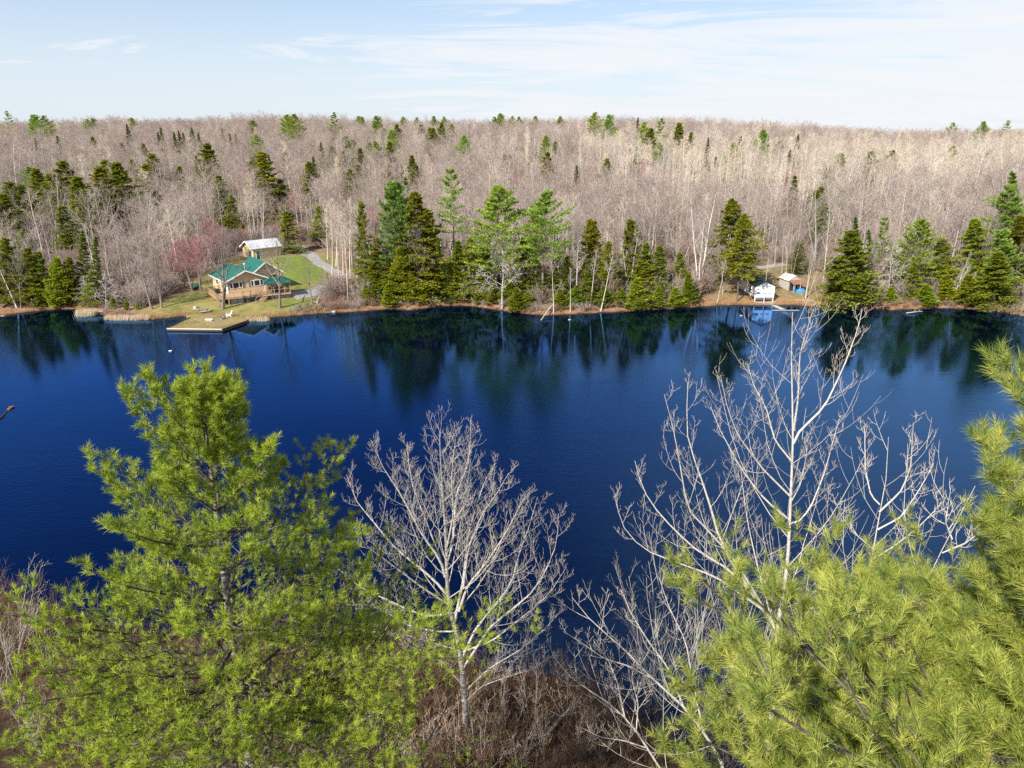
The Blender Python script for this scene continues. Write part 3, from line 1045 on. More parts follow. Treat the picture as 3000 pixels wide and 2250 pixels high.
fp = at_z(655, 934, 0.42)
fire = empty('fire_ring', fp, 0, 'dark ring of stones for a fire beside the white chair', 'fire ring')
for k in range(9):
    a = k * 2 * math.pi / 9
    m = MB().tube((0.48 * math.cos(a), 0.48 * math.sin(a), 0.0), (0.45 * math.cos(a), 0.45 * math.sin(a), 0.24), 0.17, 0.12, 6)
    m.build('stone', M['stone'] if k % 3 == 0 else M['dark_wood'], fire)
bx_ = at_z(613, 942, 0.37)
o = empty('storage_bench', bx_, math.radians(4), 'pale grey box bench on the grassy point', 'bench')
MB().box(-0.55, 0.55, -0.25, 0.25, 0.0, 0.36).build('box', M['stone'], o)
MB().box(-0.6, 0.6, -0.3, 0.3, 0.362, 0.42).build('lid', M['trim'], o)
pa = at_z(634, 941, 0.37)
o = empty('wooden_pallet', pa, math.radians(25), 'dark wooden pallet lying flat on the grassy point', 'pallet')
for k in range(6):
    MB().box(-0.75, 0.75, -0.55 + 0.19 * k, -0.42 + 0.19 * k, 0.10, 0.135).build('slat', M['dark_wood'] if k % 2 else M['old_wood'], o)
for x in (-0.65, 0, 0.65):
    MB().box(x - 0.05, x + 0.05, -0.55, 0.53, 0.0, 0.098).build('runner', M['dark_wood'], o)

# tree stump, stones, a loon, driftwood
stp = at_ground(573, 903)
o = MB().tube((0, 0, -0.05), (0, 0, 0.38), 0.42, 0.33, 11).build('tree_stump', M['old_wood'])
o.location = stp
tag(o, 'low grey tree stump on the lawn', 'stump')


def rock(px, py, r, label, z=None, mk_='stone', seed=0, group=None):
    p = at_ground(px, py) if z is None else at_z(px, py, z)
    g = np.random.default_rng(seed)
    V, F = [], []
    nu, nv = 9, 6
    for j in range(nv + 1):
        for i in range(nu):
            th, ph = 2 * math.pi * i / nu, math.pi * j / nv
            rr = r * (1 + 0.22 * math.sin(3 * th + seed) * math.sin(ph) + g.uniform(-0.1, 0.1) * math.sin(ph))
            V.append((rr * math.sin(ph) * math.cos(th), rr * math.sin(ph) * math.sin(th) * 0.8, 0.6 * rr * math.cos(ph)))
    for j in range(nv):
        for i in range(nu):
            a, b = j * nu + i, j * nu + (i + 1) % nu
            F.append((a, b, b + nu, a + nu))
    o = obj_('rock', mesh('rock', V, [F], M[mk_], smooth=True))
    o.location = tuple(p)
    tag(o, label, 'rock', group)


rock(1360, 903, 0.5, 'pale rounded rock at the water edge under the dark spruces', seed=1)
rock(1668, 937, 0.26, 'small pale rock standing out of the black water', z=0.02, seed=2)
rock(2171, 925, 0.26, 'small pale rock in the water before the white cabin', z=0.02, seed=3)
rock(10, 930, 0.6, 'pale flat rocks on the grassy bank at the lake bend', seed=4)
rock(978, 914, 0.45, 'pale stone on the brushy shore near the gravel drive', seed=5)
for k, (a, b) in enumerate([(2990, 868), (3010, 880)]):
    rock(a, b, 0.9, 'large pale boulder behind the grey brush on the bank', mk_='cabin_white', seed=6 + k, group='boulders on the bank')

bw = at_z(501, 1029, 0.0)
loon = empty('water_bird', (bw[0], bw[1], 0), 0.4, 'small black and white water bird swimming on the lake', 'bird')
V, F = [], []
prof = [(-0.34, 0.02, 0.10), (-0.24, 0.08, 0.08), (-0.08, 0.13, 0.06), (0.10, 0.12, 0.06), (0.20, 0.07, 0.10), (0.25, 0.05, 0.20), (0.28, 0.055, 0.27), (0.36, 0.03, 0.27), (0.46, 0.006, 0.26)]
for x, r, z in prof:
    for i in range(8):
        a = i * math.pi / 4
        V.append((x, r * math.cos(a), z + r * 0.8 * math.sin(a)))
for j in range(len(prof) - 1):
    for i in range(8):
        a, b = j * 8 + i, j * 8 + (i + 1) % 8
        F.append((a, b, b + 8, a + 8))
o = obj_('body', mesh('body', V, [F], [M['water_bird_white'], M['water_bird_dark']], smooth=True, midx=[0 if j < 24 else 1 for j in range(len(F))]), loon)


def driftwood(pts, r, label, mk_='pale_wood', stubs=0, seed=0):
    g = np.random.default_rng(seed)
    P = [np.array(p, float) for p in pts]
    o0 = P[0].copy()
    root = empty('driftwood_log', o0, 0, label, 'log')
    m = MB()
    for i in range(len(P) - 1):
        m.tube(P[i] - o0, P[i + 1] - o0, r * (1 - 0.6 * i / len(P)), r * (1 - 0.6 * (i + 1) / len(P)), 7)
    m.build('trunk', M[mk_], root)
    for k in range(stubs):
        t = g.uniform(0.2, 0.95) * (len(P) - 1)
        i = int(t)
        b = P[i] + (P[i + 1] - P[i]) * (t - i) - o0
        d = g.normal(0, 1, 3)
        d[2] = abs(d[2]) * 0.6
        d /= np.linalg.norm(d)
        e = b + d * g.uniform(0.4, 1.1)
        MB().tube(b, e, r * 0.35, r * 0.12, 5).build('branch', M[mk_], root)


def gp(px, py, dz=0.1):
    p = at_ground(px, py)
    return (p[0], p[1], max(p[2], 0) + dz)


driftwood([gp(1636, 898, 1.3), gp(1610, 915, 0.8), at_z(1585, 938, 0.05)], 0.13, 'bleached fallen trunk leaning from the bank into the water', stubs=3, seed=1)
driftwood([gp(930, 886, 0.15), gp(945, 868, 0.9), gp(975, 866, 1.0), gp(1010, 874, 0.5)], 0.20, 'grey fallen tree lying beside the brush pile on the lawn edge', 'twig_dead', 5, 2)
driftwood([gp(929, 889, 0.25), gp(938, 876, 0.5), gp(947, 868, 1.0)], 0.22, 'short forked grey log propped on the lawn edge', 'twig_dead', 2, 3)
driftwood([at_z(-40, 1250, 0.0), at_z(5, 1222, 0.06), at_z(20, 1205, 0.02)], 0.14, 'dark half sunk branch floating on the lake', 'dark_wood', 0, 4)
driftwood([at_z(24, 1200, 0.05), at_z(40, 1190, 0.12)], 0.16, 'short orange brown log floating on the lake', 'rust', 1, 5)
driftwood([gp(8, 902, 0.1), gp(38, 890, 0.5), gp(66, 872, 1.4)], 0.16, 'dark leaning log under the trees at the lake bend', 'dark_wood', 1, 6)
driftwood([at_z(2655, 917, 0.15), at_z(2680, 914, 0.3), at_z(2703, 912, 0.1)], 0.09, 'thin bleached branch lying in the shallows by the hemlocks', 'pale_wood', 5, 7)
driftwood([at_z(282, 912, 0.5), at_z(300, 912, 0.6), at_z(322, 914, 0.2)], 0.08, 'pale bent stick over the water by the cattails', 'pale_wood', 2, 8)
# things by the trees left of the cottage
p = at_ground(569, 848)
o = empty('covered_boat', p, 1.2, 'small dark green covered boat standing under the red-budded trees', 'boat')
V, F = [], []
prof = [(-1.3, 0.05, 0.5), (-1.0, 0.45, 0.45), (-0.2, 0.62, 0.5), (0.7, 0.6, 0.5), (1.1, 0.5, 0.5)]
for x, r, z in prof:
    for i in range(10):
        a = i * 2 * math.pi / 10
        V.append((x, r * math.cos(a), z + 0.55 * r * math.sin(a)))
for j in range(len(prof) - 1):
    for i in range(10):
        a, b = j * 10 + i, j * 10 + (i + 1) % 10
        F.append((a, b, b + 10, a + 10))
obj_('hull', mesh('hull', V, [F], M['door_green'], smooth=True), o)
for x in (-0.6, 0.7):
    MB().box(x - 0.06, x + 0.06, -0.5, 0.5, 0.0, 0.24).build('cradle', M['old_wood'], o)

# ------------------------------------------------------------------ tree kit (arrays of branches, one level at a time)
UP = np.array([0, 0, 1.0])


def nrm(v):
    return v / np.maximum(np.linalg.norm(v, axis=-1, keepdims=True), 1e-9)


def tubes(P, R, sides):
    """P (n,k,3), R (n,k) -> verts, quads"""
    n, k = R.shape
    T = np.empty_like(P)
    T[:, 1:-1] = P[:, 2:] - P[:, :-2]
    T[:, 0] = P[:, 1] - P[:, 0]
    T[:, -1] = P[:, -1] - P[:, -2]
    T = nrm(T)
    mean = np.abs(nrm(P[:, -1] - P[:, 0]))
    ref = np.eye(3)[np.argmin(mean, axis=1)][:, None, :]
    A_ = nrm(np.cross(T, ref))
    B_ = np.cross(T, A_)
    an = np.arange(sides) * 2 * math.pi / sides
    V = P[:, :, None, :] + R[:, :, None, None] * (np.cos(an)[None, None, :, None] * A_[:, :, None, :] + np.sin(an)[None, None, :, None] * B_[:, :, None, :])
    ix = np.arange(n * k * sides).reshape(n, k, sides)
    a, b = ix[:, :-1], ix[:, 1:]
    Q = np.stack([a, np.roll(a, -1, 2), np.roll(b, -1, 2), b], -1).reshape(-1, 4)
    return V.reshape(-1, 3), Q


def resample(pts, k):
    pts = np.asarray(pts, float)
    # smooth polyline through the points
    s = np.concatenate([[0], np.cumsum(np.linalg.norm(np.diff(pts, axis=0), axis=1))])
    fine = np.linspace(0, s[-1], 60)
    F_ = np.stack([np.interp(fine, s, pts[:, i]) for i in range(3)], -1)
    for _ in range(6):
        F_[1:-1] = (F_[:-2] + 2 * F_[1:-1] + F_[2:]) / 4
    s2 = np.linspace(0, 59, k)
    return np.stack([np.interp(s2, np.arange(60), F_[:, i]) for i in range(3)], -1)


def grow(P0, D0, L, R0, k, trop, wobble, rng, taper=0.25, tropv=UP):
    """chains from points P0 along D0; trop bends them towards tropv"""
    n = len(L)
    P = np.empty((n, k, 3))
    P[:, 0] = P0
    d = nrm(D0)
    st = (L / (k - 1))[:, None]
    for i in range(1, k):
        d = nrm(d + tropv * trop + rng.normal(0, wobble, (n, 3)))
        P[:, i] = P[:, i - 1] + d * st
    R = R0[:, None] * np.linspace(1, taper, k)[None, :]
    return dict(P=P, R=R, L=L)


def sample_on(lev, par, t):
    P, R = lev['P'], lev['R']
    k = P.shape[1]
    f = np.clip(t, 0, 0.9999) * (k - 1)
    i = f.astype(int)
    w = (f - i)[:, None]
    a, b = P[par, i], P[par, i + 1]
    return a * (1 - w) + b * w, nrm(b - a), R[par, i] * (1 - w[:, 0]) + R[par, i + 1] * w[:, 0]


def sprout(lev, m, t0, t1, ang, ratio, rng, k=4, trop=0.1, wobble=0.08, rr=0.6, rmin=0.004, end=0.45, flat=False, taper=0.3, jit=0.25, lmin=0.0):
    """m branches from each branch of lev, spread from t0 to t1; lengths ratio * parent, shorter to the tip (end)"""
    n = len(lev['L'])
    par = np.repeat(np.arange(n), m)
    j = np.tile(np.arange(m), n)
    t = t0 + (t1 - t0) * (j + rng.uniform(0.1, 0.9, n * m)) / m
    p, T, r = sample_on(lev, par, t)
    if flat:
        side = nrm(np.cross(T, UP))
        sg = np.where((j % 2) == 0, 1.0, -1.0)[:, None]
        perp = nrm(side * sg + UP * rng.normal(0.05, 0.22, (n * m, 1)))
    else:
        az = j * 2.39996 + rng.uniform(0, 6.28, n)[par] + rng.normal(0, 0.4, n * m)
        a0 = nrm(np.cross(T, np.where(np.abs(T[:, 2:3]) > 0.9, np.array([[1.0, 0, 0]]), UP[None])))
        b0 = np.cross(T, a0)
        perp = a0 * np.cos(az)[:, None] + b0 * np.sin(az)[:, None]
    al = np.radians(ang) * rng.uniform(0.75, 1.25, n * m)
    d = T * np.cos(al)[:, None] + perp * np.sin(al)[:, None]
    f = (t - t0) / max(t1 - t0, 1e-6)
    L = np.maximum(lev['L'][par] * ratio * (1 - (1 - end) * f) * rng.uniform(1 - jit, 1 + jit, n * m), lmin)
    R0 = np.maximum(r * rr, rmin)
    out = grow(p, d, L, R0, k, trop, wobble, rng, taper)
    out['par'] = par
    return out


def pick(lev, keep):
    return {k: v[keep] for k, v in lev.items()}


def needles(pos, axis, cnt, length, width, lo, hi, along, rng, flat=0.0):
    """cnt thin pointed leaves round each shoot; returns verts, tris, per-vertex tint"""
    n = len(pos)
    axis = nrm(axis)
    pa = np.repeat(np.arange(n), cnt)
    N = n * cnt
    th = np.radians(rng.uniform(lo, hi, N))
    ph = rng.uniform(0, 2 * math.pi, N)
    T = axis[pa]
    a0 = nrm(np.cross(T, np.where(np.abs(T[:, 2:3]) > 0.9, np.array([[1.0, 0, 0]]), UP[None])))
    b0 = np.cross(T, a0)
    d = nrm(T * np.cos(th)[:, None] + (a0 * np.cos(ph)[:, None] + b0 * np.sin(ph)[:, None]) * np.sin(th)[:, None])
    if flat:
        d[:, 2] *= (1 - flat)
        d = nrm(d)
    base = pos[pa] - T * (rng.uniform(0, 1, N) * along)[:, None]
    L = length * rng.uniform(0.75, 1.15, N)
    if flat:
        w = nrm(np.cross(d, UP + rng.normal(0, 0.35, (N, 3))))
    else:
        w = nrm(np.cross(d, rng.normal(0, 1, (N, 3))))
    w = w * (width * 0.5)
    V = np.stack([base + w, base - w, base + d * L[:, None]], 1).reshape(-1, 3)
    F_ = np.arange(N * 3).reshape(N, 3)
    tu = np.clip(rng.normal(0.5, 0.22, n), 0, 1)
    ti = np.clip(tu[pa] + rng.normal(0, 0.16, N), 0, 1)
    return V, F_, np.repeat(ti, 3)


class Pile:
    """collects pieces of one mesh"""

    def __init__(s):
        s.V, s.Q, s.T, s.t, s.n = [], [], [], [], 0

    def tubes(s, lev, sides, tint=0.0):
        V, Q = tubes(lev['P'], lev['R'], sides)
        s.V.append(V)
        s.Q.append(Q + s.n)
        s.t.append(np.full(len(V), tint))
        s.n += len(V)
        return s

    def tris(s, V, F_, t):
        s.V.append(V)
        s.T.append(F_ + s.n)
        s.t.append(t)
        s.n += len(V)
        return s

    def mesh(s, name, mat, smooth=False):
        fs = []
        if s.Q:
            fs.append(np.concatenate(s.Q))
        if s.T:
            fs.append(np.concatenate(s.T))
        return mesh(name, np.concatenate(s.V), fs, mat, tint=np.concatenate(s.t), smooth=smooth)


def one(pts, r0, r1, k=9, power=1.0):
    P = resample(pts, k)[None]
    R = (r0 + (r1 - r0) * np.linspace(0, 1, k) ** power)[None]
    return dict(P=P, R=R, L=np.array([np.linalg.norm(np.diff(P[0], axis=0), axis=1).sum()]))


def many(list_pts, r0s, r1s, k=9):
    ls = [one(p, a, b, k) for p, a, b in zip(list_pts, r0s, r1s)]
    return {key: np.concatenate([l[key] for l in ls]) for key in ('P', 'R', 'L')}


# ---- bare broadleaf trees (nominal 15 m), trunk mesh + crown mesh
def bare_tree(seed, mat, H=15.0, base=0.35, spread=0.30, limbs=15, ang=42, stems=1, r=0.15, tw=0.013, trop=0.13, dens=1.0, droop=0.0, crook=0.05, limb_r=0.45):
    g = np.random.default_rng(seed)
    pts, r0, r1 = [], [], []
    for s_ in range(stems):
        lean = g.uniform(0, 6.28)
        a = (0.02 if stems == 1 else g.uniform(0.10, 0.22)) * H
        zs = np.linspace(0, H * (1 if s_ == 0 else g.uniform(0.8, 0.97)), 7)
        f = (zs / H)
        off = np.stack([np.cos(lean) * a * f ** 1.1 + np.cumsum(g.normal(0, crook, 7)) * (f > 0), np.sin(lean) * a * f ** 1.1 + np.cumsum(g.normal(0, crook, 7)) * (f > 0), zs], -1)
        pts.append(off)
        r0.append(r * (1 if s_ == 0 else 0.75))
        r1.append(0.02)
    tr_ = many(pts, r0, r1, 9)
    tr_['R'] = tr_['R'] * (1 + 0.5 * np.exp(-np.linspace(0, 1, 9) * 14))[None]
    l1 = sprout(tr_, max(4, int(limbs / stems ** 0.6)), base, 0.97, ang, spread, g, k=6, trop=trop, wobble=0.10, rr=limb_r, rmin=0.025, end=0.35, jit=0.3)
    l2 = sprout(l1, 6, 0.22, 1.0, 42, 0.48, g, k=4, trop=0.12 - droop, wobble=0.12, rr=0.5, rmin=tw * 1.15, end=0.6, jit=0.35)
    l3 = sprout(l2, int(6 * dens), 0.12, 1.0, 40, 0.62, g, k=3, trop=0.12 - droop, wobble=0.14, rr=0.6, rmin=tw, end=0.65, taper=0.55, jit=0.35, lmin=0.35)
    trunk = Pile().tubes(tr_, 7, 0.0)
    crown = Pile().tubes(l1, 5, 0.2).tubes(l2, 3, 0.65).tubes(l3, 3, 1.0)
    return trunk.mesh('trunk', M[mat], True), crown.mesh('crown', M[mat])


# ---- conifers (nominal height H)
def conifer(seed, H, cb, prof, nl, e0, e1, trop, nlat, latr, mat, bark, tri, tl, twd, lo, hi, flat, whorl=0, r=0.17, ratio_pos=3, dead=0, up_axis=0.0, jit=0.2, bare_tip=0.0):
    g = np.random.default_rng(seed)
    zs = np.linspace(0, H, 8)
    wv = np.cumsum(g.normal(0, 0.03, (8, 2)), 0)
    tr_ = one(np.column_stack([wv[:, 0], wv[:, 1], zs]), r, 0.015, 9)
    t = (np.arange(nl) + g.uniform(0, 1, nl)) / nl
    if whorl:
        t = (np.floor(t * whorl) + g.normal(0.5, 0.09, nl)) / whorl
        t = np.clip(t, 0.0, 1.0)
    z = cb + t * (H - cb) * 0.985
    az = np.arange(nl) * 2.39996 + g.normal(0, 0.5, nl)
    side = 1 + 0.22 * np.sin(az + g.uniform(0, 6.28)) + 0.18 * np.sin(2 * az + 9 * t + g.uniform(0, 6.28))
    L = np.array([prof(v) for v in t]) * g.uniform(1 - jit, 1 + jit, nl) * side
    el = np.radians(e0 + (e1 - e0) * t ** 1.3) + g.normal(0, 0.08, nl)
    f = z / H * 8
    p0 = np.stack([np.interp(z, tr_['P'][0, :, 2], tr_['P'][0, :, 0]), np.interp(z, tr_['P'][0, :, 2], tr_['P'][0, :, 1]), z], -1)
    d0 = np.stack([np.cos(az) * np.cos(el), np.sin(az) * np.cos(el), np.sin(el)], -1)
    rb = np.clip(0.012 + L * 0.010, 0.012, 0.07)
    l1 = grow(p0, d0, L, rb, 5, trop, 0.05, g, 0.3)
    l2 = sprout(l1, nlat, 0.22, 1.0, 55, latr, g, k=3, trop=trop * 0.6, wobble=0.06, rr=0.5, rmin=0.008, end=0.4, flat=True, taper=0.4)
    pos, axs = [], []
    for q_ in np.linspace(0.3, 1.0, ratio_pos):
        p, T, _ = sample_on(l2, np.arange(len(l2['L'])), np.full(len(l2['L']), q_))
        pos.append(p)
        axs.append(T)
    for q_ in (0.55, 0.75, 0.9, 1.0):
        p, T, _ = sample_on(l1, np.arange(nl), np.full(nl, q_))
        pos.append(p)
        axs.append(T)
    pos.append(tr_['P'][:, -1] - UP * np.linspace(0, 0.6, 4)[:, None])
    axs.append(np.tile(UP, (4, 1)))
    pos, axs = np.concatenate(pos), nrm(np.concatenate(axs) + UP * up_axis)
    pos = pos + g.normal(0, 0.05, pos.shape)
    V, F_, ti = needles(pos, axs, tri, tl, twd, lo, hi, 0.12, g, flat)
    trunk = Pile().tubes(tr_, 7)
    trunk.tubes(l1, 3)
    if dead:
        zz_ = g.uniform(cb * 0.3, cb, dead)
        aa = g.uniform(0, 6.28, dead)
        dd = grow(np.stack([0 * zz_, 0 * zz_, zz_], -1), np.stack([np.cos(aa), np.sin(aa), 0 * aa + 0.05], -1), g.uniform(0.8, 2.2, dead), np.full(dead, 0.02), 4, -0.03, 0.12, g, 0.3)
        trunk.tubes(dd, 3)
    return trunk.mesh('trunk', M[bark], True), Pile().tris(V, F_, ti).mesh('crown', M[mat])


KIND = {}
KIND['bare_tree'] = [bare_tree(10 + i, ['twig_grey', 'twig_mauve', 'twig_grey', 'twig_mauve', 'twig_grey', 'twig_mauve'][i], base=[0.34, 0.42, 0.30, 0.46, 0.38, 0.42][i], spread=[0.40, 0.34, 0.44, 0.30, 0.36, 0.40][i],
                                limbs=[12, 13, 12, 13, 13, 12][i], stems=[1, 1, 2, 1, 1, 2][i], ang=[46, 40, 48, 38, 44, 44][i], limb_r=0.52, tw=0.015, dens=0.85) for i in range(6)]
KIND['tan_tree'] = [bare_tree(30 + i, 'twig_tan', base=[0.45, 0.5, 0.4][i], spread=[0.24, 0.2, 0.27][i], limbs=15, ang=36, r=0.13) for i in range(3)]
KIND['red_maple'] = [bare_tree(40 + i, 'twig_red', H=11, base=0.3, spread=[0.38, 0.34][i], limbs=16, stems=[3, 2][i], ang=38, r=0.12, dens=1.35) for i in range(2)]
KIND['birch'] = [bare_tree(50 + i, 'twig_white', base=[0.45, 0.35, 0.5, 0.4][i], spread=[0.25, 0.3, 0.2, 0.28][i], limbs=[12, 12, 10, 14][i], stems=[1, 3, 1, 2][i], ang=36, r=0.14, dens=0.8) for i in range(4)]
KIND['yard_tree'] = [bare_tree(60 + i, 'twig_yard', H=14, base=0.28, spread=[0.42, 0.4, 0.44][i], limbs=[13, 14, 13][i], stems=[3, 1, 1][i], ang=44, r=0.24, crook=0.12, limb_r=0.62, tw=0.016) for i in range(3)]
KIND['dead_tree'] = [bare_tree(70 + i, 'twig_dead', H=10, base=0.2, spread=0.40, limbs=16, ang=72, trop=-0.02, droop=0.16, r=0.13, tw=0.018, crook=0.1) for i in range(2)]
KIND['pole_tree'] = [bare_tree(80 + i, 'twig_white', H=13, base=0.6, spread=0.16, limbs=9, ang=45, r=0.10, dens=0.6) for i in range(2)]


def pp(a, b, c):
    return lambda t: a * (1 - t) ** b + c


KIND['pine'] = [conifer(100 + i, 19, [5.5, 7.5, 4.5][i], lambda t: 0.35 + 5.6 * (1 - t) ** 0.75 * (0.40 + 0.60 * min(1, (t + 0.12) * 2.2)), [78, 62, 86][i], 2, 46, 0.05, 11, 0.36, 'pine', 'bark_pine', 8, 0.44, 0.10, 12, 62, 0.0,
                        whorl=[13, 11, 14][i], up_axis=0.55, dead=12, r=0.22) for i in range(3)]
KIND['pine_blue'] = [conifer(120 + i, 17, 4.0, lambda t: 0.5 + 3.9 * (1 - t) ** 0.6, 100, 12, 55, 0.06, 10, 0.36, 'pine_blue', 'bark_pine', 8, 0.42, 0.10, 12, 62, 0.0, whorl=15, up_axis=0.5, dead=10, r=0.2) for i in range(2)]
KIND['sparse_pine'] = [conifer(140 + i, 19, 8.5, lambda t: 0.4 + 3.4 * (1 - t) ** 0.7, 36, 2, 45, 0.04, 8, 0.34, 'pine', 'bark_pine', 7, 0.42, 0.085, 12, 60, 0.0, whorl=9, up_axis=0.5, dead=16, r=0.2) for i in range(2)]
KIND['hemlock'] = [conifer(160 + i, 16, [1.6, 2.6, 1.2, 4.8][i], lambda t: 0.25 + 3.9 * (1 - t) ** 0.75, [130, 120, 140, 110][i], -4, 38, -0.03, 10, 0.38, 'hemlock', 'bark_conifer', 6, 0.48, 0.18, 5, 55, 0.45, r=0.2, jit=0.45) for i in range(4)]
KIND['spruce'] = [conifer(180 + i, 14, 1.0, lambda t: 0.15 + [1.9, 1.5, 2.2][i] * (1 - t) ** 0.9, 110, -8, 30, 0.02, 7, 0.36, 'spruce', 'bark_conifer', 5, 0.36, 0.12, 5, 50, 0.3, whorl=24, r=0.14, jit=0.2) for i in range(3)]
KIND['cedar'] = [conifer(200 + i, 7, 0.25, lambda t: 0.25 + [2.2, 1.7][i] * (1 - t) ** 0.7, 120, 6, 60, 0.06, 8, 0.40, 'cedar', 'bark_conifer', 5, 0.34, 0.13, 5, 55, 0.25, r=0.10, jit=0.3) for i in range(2)]
NOM = dict(bare_tree=15, tan_tree=15, red_maple=11, birch=15, yard_tree=14, dead_tree=10, pole_tree=13, pine=19, pine_blue=17, sparse_pine=19, hemlock=16, spruce=14, cedar=7)
NAME = dict(bare_tree='bare_tree', tan_tree='aspen_tree', red_maple='maple_tree', birch='birch_tree', yard_tree='shade_tree', dead_tree='dead_tree', pole_tree='slender_birch',
            pine='pine_tree', pine_blue='pine_tree', sparse_pine='pine_tree', hemlock='hemlock_tree', spruce='spruce_tree', cedar='cedar_tree')
TOPZ = {k: [max(max(v.co.z for v in t_.vertices), max(v.co.z for v in c_.vertices)) for t_, c_ in lst] for k, lst in KIND.items()}
rngT = np.random.default_rng(5)
BLOCK = []            # where hand-placed trees stand, so that the scattered wood keeps off


def zone(x):
    return ['by the lake bend', 'left of the cottage', 'behind the cottage', 'near the gravel drive', 'around the round crowned pine', 'around the largest shore pine', 'around the shore birches', 'near the white cabin', 'near the old shed',
            'around the broad hemlock', 'around the leaning pine'][int(np.searchsorted([-78, -62, -42, -28, -14, 2, 22, 42, 56, 70], x))]


def plant(kind, x, y, H, label, group=None, var=None, wide=1.0, lean=(0, 0), rot=None, sink=0.12):
    var = int(rngT.integers(min(3, len(KIND[kind])) if kind == 'hemlock' else len(KIND[kind]))) if var is None else var
    t_, c_ = KIND[kind][var]
    s_ = H / TOPZ[kind][var]
    root = empty(NAME[kind], (x, y, gz(x, y) - sink), 0, label, 'tree', group)
    root.rotation_euler = (lean[1], lean[0], float(rngT.uniform(0, 6.28)) if rot is None else rot)
    root.rotation_mode = 'ZYX' if False else 'XYZ'
    root.scale = (s_ * wide, s_ * wide, s_)
    obj_('trunk', t_, root)
    obj_('crown', c_, root)
    BLOCK.append((x, y, 1.6 if kind in ('cedar',) else 2.0))
    return root


def plant_px(kind, bx, by, tx, ty, label, group=None, var=None, wide=1.0):
    """base and tip as seen in the photograph; the tree stands on the terrain and leans if the tip says so"""
    b = at_ground(bx, by)
    tip = at_y(tx, ty, b[1])
    H = max(1.0, tip[2] - b[2])
    lx = math.atan2(tip[0] - b[0], H)
    r = plant(kind, b[0], b[1], H / max(math.cos(lx), 0.5), label, group, var, wide * dict(hemlock=1.18, cedar=1.25, pine=1.1, pine_blue=1.1).get(kind, 1.0))
    # lean sideways: rotate about Y after the spin about Z
    from mathutils import Euler, Matrix
    rz = r.rotation_euler[2]
    mt = Matrix.Rotation(lx, 3, 'Y') @ Matrix.Rotation(rz, 3, 'Z')
    r.rotation_euler = mt.to_euler()
    return r

# ------------------------------------------------------------------ trees that stand out across the lake (base pixel, tip pixel)
L_ = plant_px
# left shore
L_('cedar', 165, 897, 168, 747, 'broad dark evergreen at the lake bend beside the cattails', var=0, wide=0.72)
L_('hemlock', 206, 893, 204, 748, 'dark hemlock leaning against the broad evergreen at the lake bend', var=0, wide=0.9)
L_('spruce', 245, 885, 239, 668, 'tall narrow spruce behind the cattails', var=1)
L_('spruce', 287, 884, 280, 686, 'narrow spruce next to the tallest one behind the cattails', var=1)
L_('hemlock', 272, 896, 270, 790, 'low spreading fir with silver dead twigs above the cattails', var=2, wide=1.2)
L_('cedar', 370, 909, 370, 874, 'small bright fir at the edge of the lawn', var=1, wide=0.8)
L_('cedar', 402, 907, 402, 880, 'smallest fir at the edge of the lawn', var=1, wide=0.7)
L_('cedar', 330, 905, 330, 868, 'low bushy evergreen behind the reeds', var=0, wide=0.9)
L_('pine_blue', 62, 850, 59, 672, 'round topped pine among bare trees at the lake bend', var=0, wide=0.75)
for bx, by, tx, ty in ((20, 893, 15, 690), (85, 893, 78, 720), (120, 892, 112, 730)):
    L_('hemlock', bx, by, tx, ty, 'thin shaded hemlock over the leaning trunks at the lake bend', 'hemlocks at the lake bend', wide=0.85)
L_('birch', 50, 902, -35, 700, 'white birch leaning out over the lake bend', var=0)
L_('yard_tree', 62, 902, 45, 720, 'grey tree with twin trunks rising from the rusty bank', var=1, wide=0.6)
L_('dead_tree', 262, 900, 262, 800, 'silver dead tangle of branches above the cattails', var=0, wide=1.1)
L_('dead_tree', 310, 903, 312, 790, 'grey dead tangle beside the lawn edge', var=1, wide=1.0)
L_('yard_tree', 445, 906, 385, 715, 'grey yard tree leaning left with a bare limb over the lawn edge', var=1)
L_('yard_tree', 474, 902, 460, 690, 'slim twin stemmed yard tree at the left end of the lawn', var=0, wide=0.75)
L_('yard_tree', 653, 905, 640, 655, 'big triple stemmed bare tree before the cottage deck', var=0, wide=0.95)
L_('yard_tree', 820, 902, 800, 650, 'bare tree with one thick trunk before the porch steps', var=2, wide=0.95)
L_('yard_tree', 916, 891, 904, 730, 'stout bare tree between the lawn and the gravel drive', var=2, wide=0.9)
for bx, by, tx, ty in ((588, 853, 575, 672), (564, 853, 548, 672), (600, 800, 610, 655), (640, 790, 640, 668), (690, 742, 690, 655), (851, 722, 851, 640), (820, 712, 805, 645), (540, 840, 525, 690), (500, 850, 488, 690), (880, 730, 884, 655)):
    L_('red_maple', bx, by, tx, ty, 'red budded bare maple standing round the cottage clearing', 'red budded maples by the cottage', wide=1.15)
for bx, by, tx, ty in ((973, 806, 968, 575), (995, 860, 985, 600), (1028, 830, 1022, 570), (1005, 822, 1000, 610), (1046, 868, 1040, 590), (1020, 880, 1012, 640), (960, 760, 955, 580), (985, 780, 990, 590)):
    L_('tan_tree', bx, by, tx, ty, 'tall slim tan tree in the stand beside the gravel drive', 'tan trees by the drive')
